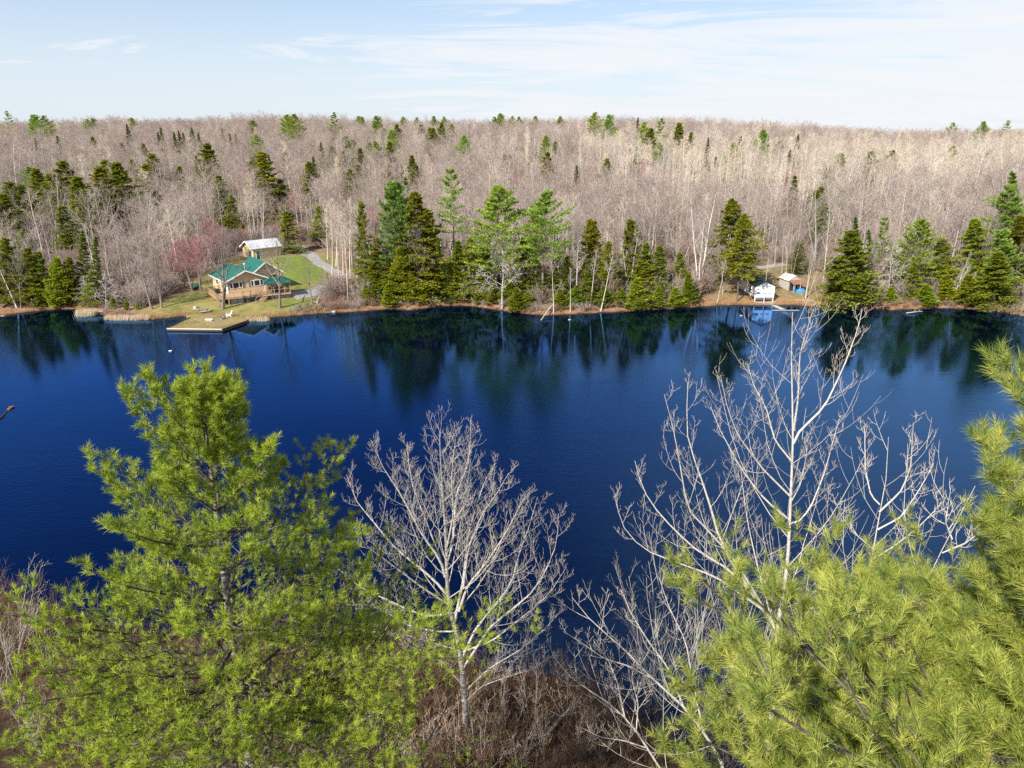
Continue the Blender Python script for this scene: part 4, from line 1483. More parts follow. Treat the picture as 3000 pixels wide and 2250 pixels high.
# centre
L_('pine_blue', 1156, 868, 1152, 522, 'round crowned blue green pine standing above the cedars', var=0, wide=0.95)
L_('hemlock', 1215, 868, 1210, 553, 'tall olive hemlock next to the round crowned pine', var=1, wide=0.85)
L_('hemlock', 1060, 868, 1056, 580, 'slender olive hemlock at the end of the tan tree stand', var=0, wide=0.42)
L_('hemlock', 1256, 872, 1250, 608, 'dark hemlock between the olive hemlock and the tall thin pine', var=2, wide=0.9)
L_('sparse_pine', 1335, 838, 1319, 485, 'tall thin pine with bare trunk and open yellow green plates', var=0, wide=0.95)
L_('pine', 1455, 888, 1454, 536, 'largest pine on the far shore with wide layered boughs', var=0, wide=1.2)
L_('pine', 1588, 890, 1597, 549, 'layered pine just right of the largest one', var=1, wide=0.95)
L_('spruce', 1287, 882, 1285, 698, 'dark spruce rising from the bank below the thin pine', var=2, wide=0.9)
L_('spruce', 1312, 886, 1312, 756, 'small dark fir standing alone at the bank', var=2, wide=0.95)
for bx, by, tx, ty, w in ((1095, 884, 1095, 795, 1.0), (1136, 898, 1136, 826, 1.1), (1237, 890, 1237, 826, 1.2), (1444, 892, 1444, 826, 1.0), (1512, 914, 1512, 838, 1.1), (1173, 884, 1173, 715, 0.7),
                          (1400, 890, 1400, 840, 1.0), (1545, 905, 1545, 850, 1.1), (1205, 888, 1205, 790, 0.9), (1350, 880, 1350, 800, 0.9), (1070, 886, 1072, 830, 1.0), (1490, 895, 1492, 800, 0.8),
                          (1640, 906, 1640, 842, 1.1), (1690, 900, 1690, 830, 1.1), (1770, 900, 1768, 832, 1.1), (1980, 900, 1978, 838, 1.2), (2016, 890, 2016, 792, 0.8), (1930, 900, 1932, 835, 1.1), (1820, 898, 1820, 842, 1.0)):
    L_('cedar', bx, by, tx, ty, 'bushy cedar crowding the bank ' + zone(at_ground(bx, by)[0]), 'cedars along the bank', wide=w)
L_('cedar', 1865, 911, 1865, 808, 'round bright cedar hanging over the water between birches', var=0, wide=0.95)
for bx, by, tx, ty, w in ((1570, 885, 1570, 752, 0.8), (1620, 885, 1625, 740, 0.8), (1719, 895, 1719, 770, 0.9), (1660, 885, 1662, 745, 0.8), (1780, 880, 1782, 700, 0.7), (1729, 850, 1729, 636, 0.7), (1846, 862, 1846, 634, 0.75),
                          (1893, 868, 1893, 705, 0.9), (1934, 872, 1934, 712, 0.8), (1738, 860, 1738, 640, 0.7), (1520, 880, 1520, 730, 0.8), (1405, 875, 1405, 720, 0.8), (1990, 860, 1992, 735, 0.8)):
    L_('hemlock', bx, by, tx, ty, 'dark hemlock in the shore thicket ' + zone(at_ground(bx, by)[0]), 'hemlocks in the shore thicket', wide=w)
gf = np.random.default_rng(12)
for k_ in range(50):
    fx = float(gf.uniform(1070, 1450)) if k_ < 14 else float(gf.uniform(1085, 2010)) if k_ < 36 else float(gf.uniform(2440, 2990))
    fy = float(gf.uniform(862, 884))
    hh_ = float(gf.uniform(55, 130))
    L_('cedar' if k_ % 3 == 0 else 'hemlock', fx, fy, fx + float(gf.normal(0, 3)), fy - hh_ * (0.6 if k_ % 3 == 0 else 1.0), ('bushy young cedar' if k_ % 3 == 0 else 'young hemlock') + ' filling the shore thicket ' + zone(at_ground(fx, fy)[0]), 'young evergreens in the shore thicket', wide=float(gf.uniform(0.8, 1.2)))
for bx, by, tx, ty, w in ((1105, 872, 1103, 690, 0.9), (1182, 874, 1180, 640, 0.8), (1342, 878, 1340, 700, 0.8), (1378, 880, 1376, 690, 0.75), (1420, 884, 1420, 715, 0.75), (1530, 882, 1532, 690, 0.75)):
    L_('hemlock', bx, by, tx, ty, 'full dark hemlock in the clump below the tall shore pines', 'hemlocks below the shore pines', wide=w)
L_('yard_tree', 1155, 872, 1149, 608, 'grey forked tree in front of the round crowned pine', var=1, wide=0.7)
L_('yard_tree', 1228, 882, 1212, 638, 'pinkish bare tree in front of the olive hemlock', var=1, wide=0.7)
L_('dead_tree', 1471, 904, 1475, 694, 'big silver dead tree with crooked limbs before the largest pine', var=0, wide=1.05)
L_('dead_tree', 1384, 887, 1372, 768, 'drooping dead tree with hanging twigs on the bank', var=1, wide=0.9)
L_('pole_tree', 1622, 916, 1620, 736, 'straight slender white trunk at the water edge', var=0)
L_('pole_tree', 1671, 913, 1674, 780, 'slightly bent white trunk at the water edge', var=1)
L_('birch', 1688, 900, 1687, 690, 'pale birch behind the bent white trunk', var=0)
L_('birch', 1580, 892, 1576, 756, 'grey birch forking low beneath the layered pine', var=3)
L_('birch', 2046, 862, 2054, 562, 'tallest white birch with wide spreading limbs', var=1, wide=1.15)
L_('birch', 1842, 866, 1849, 668, 'white birch with crossing stems above the round cedar', var=1, wide=1.0)
L_('birch', 1760, 911, 1796, 728, 'slim white birch leaning right over the water', var=2)
L_('birch', 1728, 902, 1748, 722, 'slim white birch behind the leaning one', var=2)
L_('hemlock', 2143, 850, 2143, 576, 'tall olive hemlock behind the white cabin', var=3, wide=0.85)
L_('hemlock', 2160, 884, 2180, 620, 'olive hemlock with a bare dark trunk beside the white cabin', var=3, wide=0.72)
L_('pole_tree', 2238, 889, 2254, 748, 'leaning bare tree right in front of the white cabin', var=1, wide=0.9)
L_('pole_tree', 2101, 886, 2126, 752, 'thin pale trunk leaning over the brown bank', var=0)
for bx, by, tx, ty in ((2118, 862, 2112, 700), (2301, 830, 2312, 652), (2318, 825, 2330, 665), (2290, 800, 2296, 640), (2270, 780, 2276, 630)):
    L_('bare_tree', bx, by, tx, ty, 'straight grey trunk in the open wood round the white cabin', 'open wood trees by the white cabin', wide=0.75)
L_('birch', 2360, 874, 2370, 668, 'twin grey trunks right beside the old shed', var=3, wide=0.8)
L_('birch', 2410, 840, 2432, 620, 'white trunked tree between the old shed and the hemlocks', var=0, wide=0.9)
# right
L_('hemlock', 2496, 893, 2493, 668, 'broad hemlock sweeping down to the water right of the shed', var=2, wide=1.2)
L_('spruce', 2510, 860, 2506, 628, 'dark spruce spire poking over the broad hemlock', var=1, wide=0.8)
L_('spruce', 2548, 865, 2545, 666, 'narrow spruce beside the broad hemlock', var=1, wide=0.8)
L_('sparse_pine', 2582, 862, 2593, 631, 'thin pine with a tufted top above grey twigs', var=1, wide=0.8)
L_('pine', 2662, 868, 2705, 635, 'layered pine leaning right on the bank', var=2, wide=1.1)
L_('hemlock', 2846, 852, 2851, 635, 'olive hemlock behind the leaning twin birch', var=1, wide=0.95)
L_('pine', 2940, 850, 2960, 536, 'tall pine rising above its neighbours on the right bank', var=1, wide=1.05)
L_('spruce', 2962, 800, 2968, 492, 'dark bare topped spruce behind the tall pine', var=0, wide=1.0)
L_('pine_blue', 2935, 878, 2935, 663, 'blue green pine in front of the tall pine', var=1, wide=1.05)
L_('hemlock', 2911, 896, 2923, 733, 'bright hemlock at the water before the blue green pine', var=2, wide=1.25)
L_('cedar', 2838, 894, 2836, 800, 'bushy cedar at the foot of the leaning twin birch', var=0, wide=1.1)
L_('cedar', 2715, 896, 2715, 828, 'bushy cedar under the leaning pine', var=0, wide=1.2)
L_('cedar', 2610, 888, 2610, 838, 'low cedar among grey brush', var=1, wide=1.3)
L_('cedar', 2770, 886, 2770, 800, 'cedar between the leaning pine and the twin birch', var=1, wide=1.1)
L_('hemlock', 2990, 872, 2990, 622, 'olive hemlock at the far end of the right bank', var=0, wide=1.0)
L_('hemlock', 2450, 880, 2448, 760, 'low dark hemlock next to the old shed', var=0, wide=1.0)
L_('hemlock', 2760, 862, 2758, 690, 'dark hemlock in the shade of the leaning pine', var=0, wide=1.0)
L_('birch', 2787, 886, 2856, 738, 'twin stemmed birch leaning right from a broken stump', var=3, wide=0.7)
L_('yard_tree', 2586, 876, 2550, 720, 'crooked pinkish bare tree leaning left on the bank', var=1, wide=0.65)
L_('dead_tree', 2602, 876, 2616, 700, 'grey dead conifer with many side twigs', var=1, wide=0.8)
L_('pole_tree', 2953, 880, 2970, 780, 'thin white trunk leaning over grey brush', var=1)
L_('pole_tree', 2463, 884, 2469, 770, 'small white birch before the broad hemlock', var=0)

# ---- evergreens standing in the wood behind (base hidden: tip pixel, distance in metres, height in metres)
FARC = dict(
    hemlock=[(190, 500, 205, 15), (298, 538, 190, 15), (346, 520, 190, 16), (108, 508, 215, 12), (143, 520, 205, 12), (308, 476, 235, 13), (447, 466, 240, 14), (425, 488, 235, 12), (637, 510, 215, 10),
             (610, 440, 270, 15), (586, 472, 250, 12), (255, 590, 175, 12), (230, 560, 180, 14), (740, 455, 265, 12), (905, 470, 255, 11), (1003, 438, 285, 11), (1160, 361, 420, 15), (1234, 363, 420, 15),
             (1258, 370, 410, 13), (1271, 372, 410, 12), (1295, 356, 430, 14), (1322, 361, 430, 12), (1907, 372, 350, 15), (1992, 356, 380, 18), (1605, 440, 270, 12), (2618, 436, 290, 14), (1140, 410, 310, 11),
             (1780, 460, 260, 12), (2417, 590, 180, 9), (30, 560, 185, 12), (60, 545, 190, 11), (180, 610, 165, 10), (20, 600, 165, 12), (1200, 600, 165, 12), (775, 525, 205, 17), (820, 520, 210, 10), (2405, 541, 200, 10),
             (2025, 385, 370, 12), (2345, 700, 152, 6)],
    spruce=[(605, 432, 275, 17), (785, 448, 260, 15), (522, 380, 380, 14), (535, 384, 375, 12), (508, 384, 380, 12), (470, 370, 400, 14), (690, 390, 370, 11), (671, 388, 370, 12), (461, 384, 380, 10), (939, 413, 300, 14),
            (1867, 425, 290, 12), (887, 380, 380, 12), (370, 360, 420, 12), (100, 400, 350, 10), (165, 395, 355, 11), (580, 385, 380, 12), (1870, 341, 480, 14), (2170, 395, 370, 9), (2340, 390, 380, 9), (1690, 480, 250, 12),
            (560, 370, 400, 11), (650, 375, 400, 11), (740, 372, 410, 10), (2075, 400, 360, 8)],
    pine=[(96, 333, 430, 22), (125, 336, 480, 18), (752, 390, 330, 16), (841, 333, 440, 22), (860, 336, 430, 24), (1103, 337, 430, 22), (1146, 378, 350, 13), (1014, 397, 330, 12), (1360, 394, 335, 15), (1785, 333, 430, 18),
          (1741, 326, 460, 20), (1887, 354, 400, 15), (2239, 377, 360, 17), (2150, 414, 320, 13), (1934, 413, 310, 11), (1597, 394, 340, 11), (2554, 440, 290, 15), (2466, 446, 285, 13), (2795, 424, 320, 10), (2897, 436, 310, 12),
          (84, 484, 225, 12), (970, 425, 300, 12), (1100, 410, 310, 11), (2795, 357, 560, 16), (2883, 353, 560, 20), (1450, 340, 560, 17), (1465, 330, 560, 20), (1500, 338, 580, 16), (1520, 340, 580, 15), (1570, 338, 580, 15),
          (1640, 338, 560, 15), (1270, 338, 580, 16), (1300, 340, 590, 15), (1060, 340, 560, 15), (1050, 338, 560, 15), (740, 350, 480, 16), (270, 345, 560, 15), (385, 343, 560, 15), (255, 347, 560, 14), (1180, 340, 590, 14), (1220, 342, 590, 14)],
    sparse_pine=[(976, 326, 470, 22), (1937, 343, 420, 22), (2954, 350, 560, 20), (20, 322, 480, 14), (858, 350, 420, 16)],
)
LBL = dict(hemlock='dark hemlock crown above the bare wood', spruce='narrow dark spruce spire in the bare wood', pine='green pine crown above the bare wood',
           sparse_pine='thin open topped pine on the skyline')
FRONT = []
gr = np.random.default_rng(3)
for k_ in range(70):
    Yr = float(gr.uniform(165, 420))
    bx_r = float(gr.uniform(-0.72, 0.05) if k_ < 55 else gr.uniform(0.05, 0.72))
    pz = gz(bx_r * Yr, Yr)
    Hr = float(gr.uniform(9, 15))
    FRONT.append((bx_r * Yr, Yr))
    plant('hemlock' if k_ % 3 else 'spruce', bx_r * Yr, Yr, Hr, LBL['hemlock' if k_ % 3 else 'spruce'] + ', up the slope ' + zone(bx_r * 130), ('hemlocks' if k_ % 3 else 'spruces') + ' in the far wood', wide=float(gr.uniform(1.0, 1.35)))
for kd, lst in FARC.items():
    for (px, py, Y, H) in lst:
        if kd == 'hemlock' and px < 900:
            H = H * 1.25
        tip = at_y(px, py, Y)
        x = tip[0]
        Ht = max(H, tip[2] - gz(x, Y))
        Ht = min(Ht, 32)
        FRONT.append((x, Y))
        plant(kd, x, Y, Ht, LBL[kd] + ', up the slope ' + zone(x * 130 / Y), kd.replace('_', ' ') + 's in the far wood', wide=(1.3 if px < 900 else 1.25) * min(1.0, H / Ht) ** 0.5 if kd != 'spruce' else 1.05)

# ------------------------------------------------------------------ the bare wood: a jittered scatter, nearest 300 as trees, the rest as one mass
g = np.random.default_rng(77)
pts = []
Y = 118.0
while Y < 950:
    sp_ = 4.4 if Y < 200 else 5.3 if Y < 330 else 5.3 + (Y - 330) * 0.006
    W_ = 0.80 * Y + 18
    n = int(2 * W_ / sp_)
    x = -W_ + (np.arange(n) + g.uniform(0, 1, n)) * sp_
    y = Y + g.uniform(0, sp_, n)
    pts.append(np.stack([x, y], -1))
    Y += sp_
pts = np.concatenate(pts)
x, y = pts[:, 0], pts[:, 1]
s = y - yfar(x)
ok = s > 3.0
ok &= ~inpoly(x, y, LOT) & ~near_road(x, y, 3.2)
ok &= ~(inpoly(x, y, CLEAR) & (g.uniform(0, 1, len(x)) < 0.97))
hx = (x > -66) & (x < -36) & (y > 122) & (y < 172)
ok &= ~hx
# little grows right at the shore; the clearing behind the cottage and the open wood by the cabin are thin
ok &= ~((s < 9) & (g.uniform(0, 1, len(x)) < 0.55))
ok &= ~((x > 30) & (x < 75) & (s < 45) & (g.uniform(0, 1, len(x)) < 0.6))
ok &= ~((x > -75) & (x < -25) & (y < 185) & (g.uniform(0, 1, len(x)) < 0.15))
for bx, by, br in BLOCK:
    if by < 190:
        ok &= (x - bx) ** 2 + (y - by) ** 2 > br ** 2
for bx, by in FRONT:
    ok &= ~((np.abs(x - bx * y / by) < 3.2) & (y > by - 30) & (y < by + 1.5) & (g.uniform(0, 1, len(x)) < 0.85))
pts = pts[ok]
x, y = pts[:, 0], pts[:, 1]
s = y - yfar(x)
br = x / y
big = wob(x, y, 60) + 0.5 * wob(x + 40, y - 10, 22)
n = len(pts)
u = g.uniform(0, 1, n)
# a pale birch and aspen stand covers the right-hand slope; grey and mauve hardwoods the rest
pale = np.clip((br + 0.05) * 3.0, 0, 1) * np.clip((y - 190) / 60, 0, 1) * np.clip(1.25 - (y - 330) / 190, 0.25, 1)
pale = np.clip(pale + 0.25 * big * pale, 0, 0.85)
SRC = []
for kd in ('bare_tree', 'tan_tree', 'birch', 'red_maple'):
    for v in range(len(KIND[kd])):
        SRC.append((kd, v))
kind_ix = {kd: [i for i, q_ in enumerate(SRC) if q_[0] == kd] for kd in ('bare_tree', 'tan_tree', 'birch', 'red_maple')}
kd_of = np.where(u < pale * 0.72, 'tan_tree', np.where(u < pale, 'birch', np.where(u > 0.985 - 0.10 * (wob(x - 80, y + 20, 26) > 0.55), 'red_maple', np.where(u > 0.968, 'birch', np.where(u > 0.90, 'tan_tree', 'bare_tree')))))
vi = np.array([g.choice(kind_ix[k_]) for k_ in kd_of])
hgt = np.clip(g.normal(14.5, 2.8, n), 8.0, 20) * (1 + 0.10 * big + 0.14 * wob(x + 31, y, 75) * np.clip((y - 250) / 150, 0, 1))
hgt = np.where(kd_of == 'red_maple', hgt * 0.8, hgt)
hgt *= np.clip(0.62 + s / 40, 0.6, 1.0)
dist = np.hypot(x, y)
indiv = np.zeros(n, bool)
lim = dict(bare_tree=285, tan_tree=120, birch=90, red_maple=45)
used = {}
FLBL = dict(bare_tree='bare grey brown tree in the wood', tan_tree='slim tan bare tree in the wood', birch='white stemmed birch in the wood',
            red_maple='bare tree with reddish twigs in the wood')
for i in np.argsort(y):
    k_ = str(kd_of[i])
    if used.get(k_, 0) < lim[k_]:
        used[k_] = used.get(k_, 0) + 1
        indiv[i] = True
        plant(k_, x[i], y[i], hgt[i], ('tall ' if hgt[i] > 14.5 else 'low ' if hgt[i] < 11 else '') + ('twin stemmed ' if (k_ == 'bare_tree' and SRC[vi[i]][1] in (2, 5)) else '') + FLBL[k_] + ' ' + zone(x[i] * 130 / y[i]), {'bare_tree': 'bare trees of the near wood', 'tan_tree': 'tan trees of the near wood', 'birch': 'birches of the near wood', 'red_maple': 'red twigged trees of the near wood'}[k_],
              var=SRC[vi[i]][1], wide=float(g.uniform(1.05, 1.4)))
rest = ~indiv
src_col = bpy.data.collections.new("wood_sources")
scales = []
for i, (kd, v) in enumerate(SRC):
    t_, c_ = KIND[kd][v]
    bm_v, bm_q, bm_t = [], [], []
    off = 0
    for me_ in (t_, c_):
        co = np.empty(len(me_.vertices) * 3, np.float32)
        me_.vertices.foreach_get("co", co)
        vi_ = np.empty(len(me_.loops), np.int32)
        me_.loops.foreach_get("vertex_index", vi_)
        ti_ = np.empty(len(me_.vertices), np.float32)
        me_.attributes['tint'].data.foreach_get("value", ti_)
        bm_v.append(co.reshape(-1, 3))
        bm_q.append(vi_.reshape(-1, 4) + off)
        bm_t.append(ti_)
        off += len(me_.vertices)
    me_ = mesh('wood_source_%02d' % i, np.concatenate(bm_v), [np.concatenate(bm_q)], list(t_.materials), tint=np.concatenate(bm_t))
    so_ = bpy.data.objects.new('wood_source_%02d' % i, me_)
    src_col.objects.link(so_)
    scales.append(1.0 / TOPZ[kd][v])
P3 = np.stack([x[rest], y[rest], ground(x[rest], y[rest]) - 0.2], -1)
me_ = bpy.data.meshes.new('leafless_wood')
me_.vertices.add(len(P3))
me_.vertices.foreach_set("co", P3.astype(np.float32).ravel())
for nm, ty, val in (('pick', 'INT', vi[rest].astype(np.int32)), ('turn', 'FLOAT', g.uniform(0, 6.28, rest.sum()).astype(np.float32)),
                    ('wide', 'FLOAT', (hgt[rest] * np.array(scales)[vi[rest]] * np.where(np.isin(kd_of[rest], ['bare_tree']), g.uniform(1.15, 1.6, rest.sum()), g.uniform(1.0, 1.3, rest.sum()))).astype(np.float32)),
                    ('size', 'FLOAT', (hgt[rest] * np.array(scales)[vi[rest]]).astype(np.float32))):
    a = me_.attributes.new(nm, ty, 'POINT')
    a.data.foreach_set("value", val)
wood = obj_('leafless_wood', me_)
tag(wood, 'leafless hillside wood of grey, mauve and tan trees reaching the skyline', 'wood', kind='stuff')
ng = bpy.data.node_groups.new('scatter_trees', 'GeometryNodeTree')
ng.interface.new_socket(name="Geometry", in_out='INPUT', socket_type='NodeSocketGeometry')
ng.interface.new_socket(name="Geometry", in_out='OUTPUT', socket_type='NodeSocketGeometry')
gi, go = ng.nodes.new('NodeGroupInput'), ng.nodes.new('NodeGroupOutput')
ci = ng.nodes.new('GeometryNodeCollectionInfo')
ci.inputs['Collection'].default_value = src_col
ci.inputs['Separate Children'].default_value = True
ci.inputs['Reset Children'].default_value = True
iop = ng.nodes.new('GeometryNodeInstanceOnPoints')


def named(nm, ty):
    q_ = ng.nodes.new('GeometryNodeInputNamedAttribute')
    q_.data_type = ty
    q_.inputs['Name'].default_value = nm
    return q_.outputs['Attribute']


ng.links.new(gi.outputs[0], iop.inputs['Points'])
ng.links.new(ci.outputs[0], iop.inputs['Instance'])
iop.inputs['Pick Instance'].default_value = True
ng.links.new(named('pick', 'INT'), iop.inputs['Instance Index'])
cx_ = ng.nodes.new('ShaderNodeCombineXYZ')
ng.links.new(named('turn', 'FLOAT'), cx_.inputs[2])
er = ng.nodes.new('FunctionNodeEulerToRotation')
ng.links.new(cx_.outputs[0], er.inputs[0])
ng.links.new(er.outputs[0], iop.inputs['Rotation'])
cs_ = ng.nodes.new('ShaderNodeCombineXYZ')
for i_, nm_ in enumerate(('wide', 'wide', 'size')):
    ng.links.new(named(nm_, 'FLOAT'), cs_.inputs[i_])
ng.links.new(cs_.outputs[0], iop.inputs['Scale'])
ng.links.new(iop.outputs[0], go.inputs[0])
md = wood.modifiers.new('scatter', 'NODES')
md.node_group = ng
print('wood', rest.sum(), 'individual', indiv.sum(), used)

# low saplings and brush under the trees: one mass
gu = np.random.default_rng(41)
n = 7000
ux = gu.uniform(-1, 1, n)
us = 5 + gu.uniform(0, 1, n) ** 1.5 * 150
uy = 125 + us
ux = ux * (0.8 * uy + 10)
uy = yfar(ux) + us
k = ~inpoly(ux, uy, LOT) & ~near_road(ux, uy, 2.6) & ~inpoly(ux, uy, CLEAR) & ~((ux > -66) & (ux < -36) & (uy < 172))
ux, uy = ux[k], uy[k]
UNDER = np.stack([ux, uy, ground(ux, uy) - 0.1], -1)
UNDER_H = gu.uniform(0.6, 2.4, len(ux)).astype(np.float32)

# ------------------------------------------------------------------ brush, reeds and dry grass on the far shore


def bush_mesh(seed, H, n, spreadang, mat, tw=0.012):
    g = np.random.default_rng(seed)
    az = g.uniform(0, 6.28, n)
    tl = np.abs(g.normal(0, spreadang, n))
    d = np.stack([np.cos(az) * np.sin(tl), np.sin(az) * np.sin(tl), np.cos(tl)], -1)
    p0 = np.stack([np.cos(az) * 0.2 * H * g.uniform(0, 1, n), np.sin(az) * 0.2 * H * g.uniform(0, 1, n), np.full(n, -0.05)], -1)
    l1 = grow(p0, d, H * g.uniform(0.6, 1.05, n), np.full(n, tw * 1.5), 5, 0.06, 0.10, g, 0.4)
    l2 = sprout(l1, 6, 0.25, 1, 38, 0.38, g, k=3, trop=0.12, wobble=0.12, rr=0.6, rmin=tw * 0.8, taper=0.5)
    l3 = sprout(l2, 3, 0.2, 1, 38, 0.6, g, k=3, trop=0.12, wobble=0.12, rr=0.7, rmin=tw * 0.7, taper=0.5)
    return Pile().tubes(l1, 4, 0.1).mesh('stems', M[mat]), Pile().tubes(l2, 3, 0.6).tubes(l3, 3, 1.0).mesh('twigs', M[mat]), l3


BUSH = [bush_mesh(300 + i, 2.0, [20, 26, 16][i], 0.55, ['twig_brown', 'twig_mauve', 'twig_grey'][i], 0.014)[:2] for i in range(3)]
g = np.random.default_rng(91)


BUSH_N = [bush_mesh(330 + i, 2.0, [22, 16][i], 0.6, 'twig_near', 0.013)[:2] for i in range(2)]


def bush(x, y, H, v, label, group, near=False):
    r = empty('leafless_shrub', (x, y, gz(x, y)), float(g.uniform(0, 6.28)), label, 'shrub', group)
    r.scale = (H / 2 * 1.1, H / 2 * 1.1, H / 2)
    obj_('stems', (BUSH_N if near else BUSH)[v][0], r)
    obj_('twigs', (BUSH_N if near else BUSH)[v][1], r)


nb = 0
for px in np.concatenate([np.arange(960, 2060, 13), np.arange(2425, 3010, 11), np.arange(215, 440, 20), np.arange(870, 1060, 9)]):
    xx = at_z(px + g.uniform(-5, 5), 905, 0)[0]
    off = abs(g.normal(0.8, 0.9)) + 0.3
    yy = float(yfar(xx)) + off
    if inpoly(xx, yy, CLEAR):
        continue
    bush(xx, yy, float(g.uniform(0.8, 1.9)), int(g.choice(3, p=[0.55, 0.25, 0.2])), 'leafless shrub at the far waterline ' + zone(xx), 'shrubs along the far waterline')
    nb += 1
for px, py in ((1000, 880), (985, 868), (1015, 872), (960, 872), (1030, 892), (1000, 895), (980, 890), (960, 895), (990, 905), (957, 816)):
    p = at_ground(px, py)
    bush(p[0], p[1], float(g.uniform(1.4, 2.4)), 0, 'brown brush on the pile beside the gravel drive', 'brush beside the drive')


def blades(n, place, hlo, hhi, width, lean, mat, seed):
    g = np.random.default_rng(seed)
    p = place(g, n)
    n = len(p)
    h = g.uniform(hlo, hhi, n)
    az = g.uniform(0, 6.28, n)
    d = nrm(np.stack([np.cos(az) * lean * g.uniform(0, 1, n), np.sin(az) * lean * g.uniform(0, 1, n), np.ones(n)], -1))
    w = nrm(np.cross(d, g.normal(0, 1, (n, 3)))) * width / 2
    tip = p + d * h[:, None]
    V = np.stack([p + w, p - w, tip], 1).reshape(-1, 3)
    ti = np.repeat(np.clip(g.normal(0.5, 0.28, n), 0, 1), 3)
    return mesh('blades', V, [np.arange(n * 3).reshape(n, 3)], mat, tint=ti)


def shore_strip(x0, x1, smax, smin=-0.2):
    def f(g, n):
        xx = g.uniform(x0, x1, n)
        cl_ = 0.5 + 0.5 * np.sin(xx * 2.1) * np.sin(xx * 0.73 + 1)
        k = g.uniform(0, 1, n) < 0.35 + 0.65 * cl_
        xx = xx[k]
        ss = smin + np.abs(g.normal(0, 0.45, len(xx))) * smax
        yy = yfar(xx) + ss
        return np.stack([xx, yy, ground(xx, yy) - 0.02], -1)
    return f


tag(obj_('bank_grass', blades(16000, shore_strip(-105, 105, 3.0), 0.18, 0.55, 0.05, 0.7, M['red_litter'], 1)), 'rusty dead growth along the far waterline', 'grass', kind='stuff')
tag(obj_('dry_grass', blades(15000, shore_strip(28, 78, 11.0, 0.4), 0.12, 0.40, 0.05, 0.8, M['dry_grass'], 2)), 'tan dry grass on the bank round the white cabin', 'grass', kind='stuff')
tag(obj_('lawn_edge_grass', blades(7000, shore_strip(-72, -32, 1.6, 0.0), 0.2, 0.6, 0.04, 0.6, M['dry_grass'], 3)), 'tan dry grass where the lawn meets the lake', 'grass', kind='stuff')


def reed_patch(px0, px1, py, depth, hlo, hhi, n, seed, label):
    a, b = at_z(px0, py, 0), at_z(px1, py, 0)

    def f(g, n):
        u = g.uniform(0, 1, n)
        v = g.normal(0, 0.4, n) * depth * np.sin(np.pi * np.clip(u, 0.08, 0.92)) ** 0.5
        return np.stack([a[0] + (b[0] - a[0]) * u, a[1] + (b[1] - a[1]) * u + v, np.full(n, -0.05)], -1)
    tag(obj_('cattail_reeds', blades(n, f, hlo, hhi, 0.045, 0.28, M['reed'], seed)), label, 'reeds', kind='stuff')


def point_grass(g, n):
    xs_, ys_ = np.array(PTW)[:, 0], np.array(PTW)[:, 1]
    xx, yy = g.uniform(xs_.min(), xs_.max(), n), g.uniform(ys_.min(), ys_.max(), n)
    k = inpoly(xx, yy, PTW) & (g.uniform(0, 1, n) < 0.4 + 0.6 * (wob(xx, yy, 0.8) > 0))
    return np.stack([xx[k], yy[k], np.full(k.sum(), 0.36)], -1)


tag(obj_('point_grass', blades(6000, point_grass, 0.04, 0.16, 0.05, 1.2, M['dry_grass'], 9)), 'short dry grass covering the point in the lake', 'grass', kind='stuff')
reed_patch(226, 283, 922, 2.2, 0.6, 1.35, 2200, 4, 'dense clump of pale cattails standing in the water at the lake bend')
reed_patch(308, 440, 935, 1.4, 0.4, 1.0, 2600, 5, 'long low belt of pale reeds in the water by the lawn')
reed_patch(722, 790, 940, 0.9, 0.5, 1.1, 500, 6, 'brown reeds in the water beside the log wall')

# forest floor litter of fallen sticks among the trees
def litter_sticks():
    g = np.random.default_rng(8)
    n = 5000
    xx = g.uniform(-110, 110, n)
    ss = 4 + g.uniform(0, 1, n) ** 1.4 * 70
    yy = yfar(xx) + ss
    k = ~inpoly(xx, yy, LOT) & ~near_road(xx, yy, 2.5)
    xx, yy = xx[k], yy[k]
    n = len(xx)
    az = g.uniform(0, 6.28, n)
    el = np.abs(g.normal(0, 0.5, n))
    d = np.stack([np.cos(az) * np.cos(el), np.sin(az) * np.cos(el), np.sin(el)], -1)
    lv = grow(np.stack([xx, yy, ground(xx, yy) + 0.02], -1), d, g.uniform(0.5, 2.0, n), g.uniform(0.012, 0.03, n), 3, 0.05, 0.15, g, 0.4)
    return Pile().tubes(lv, 3, 0.6).mesh('sticks', M['twig_mauve'])


tag(obj_('woodland_brush', litter_sticks()), 'low leafless brush and fallen sticks on the woodland floor', 'brush', kind='stuff')

bcol = bpy.data.collections.new("brush_sources")
for i in range(3):
    parts_ = []
    off = 0
    V_, Q_, T_ = [], [], []
    for me_ in BUSH[i]:
        co = np.empty(len(me_.vertices) * 3, np.float32)
        me_.vertices.foreach_get("co", co)
        vi_ = np.empty(len(me_.loops), np.int32)
        me_.loops.foreach_get("vertex_index", vi_)
        ti_ = np.empty(len(me_.vertices), np.float32)
        me_.attributes['tint'].data.foreach_get("value", ti_)
        V_.append(co.reshape(-1, 3))
        Q_.append(vi_.reshape(-1, 4) + off)
        T_.append(ti_)
        off += len(me_.vertices)
    bcol.objects.link(bpy.data.objects.new('brush_source_%d' % i, mesh('brush_source_%d' % i, np.concatenate(V_), [np.concatenate(Q_)], list(BUSH[i][0].materials), tint=np.concatenate(T_))))
me_ = bpy.data.meshes.new('woodland_understory')
me_.vertices.add(len(UNDER))
me_.vertices.foreach_set("co", UNDER.astype(np.float32).ravel())
gq = np.random.default_rng(4)
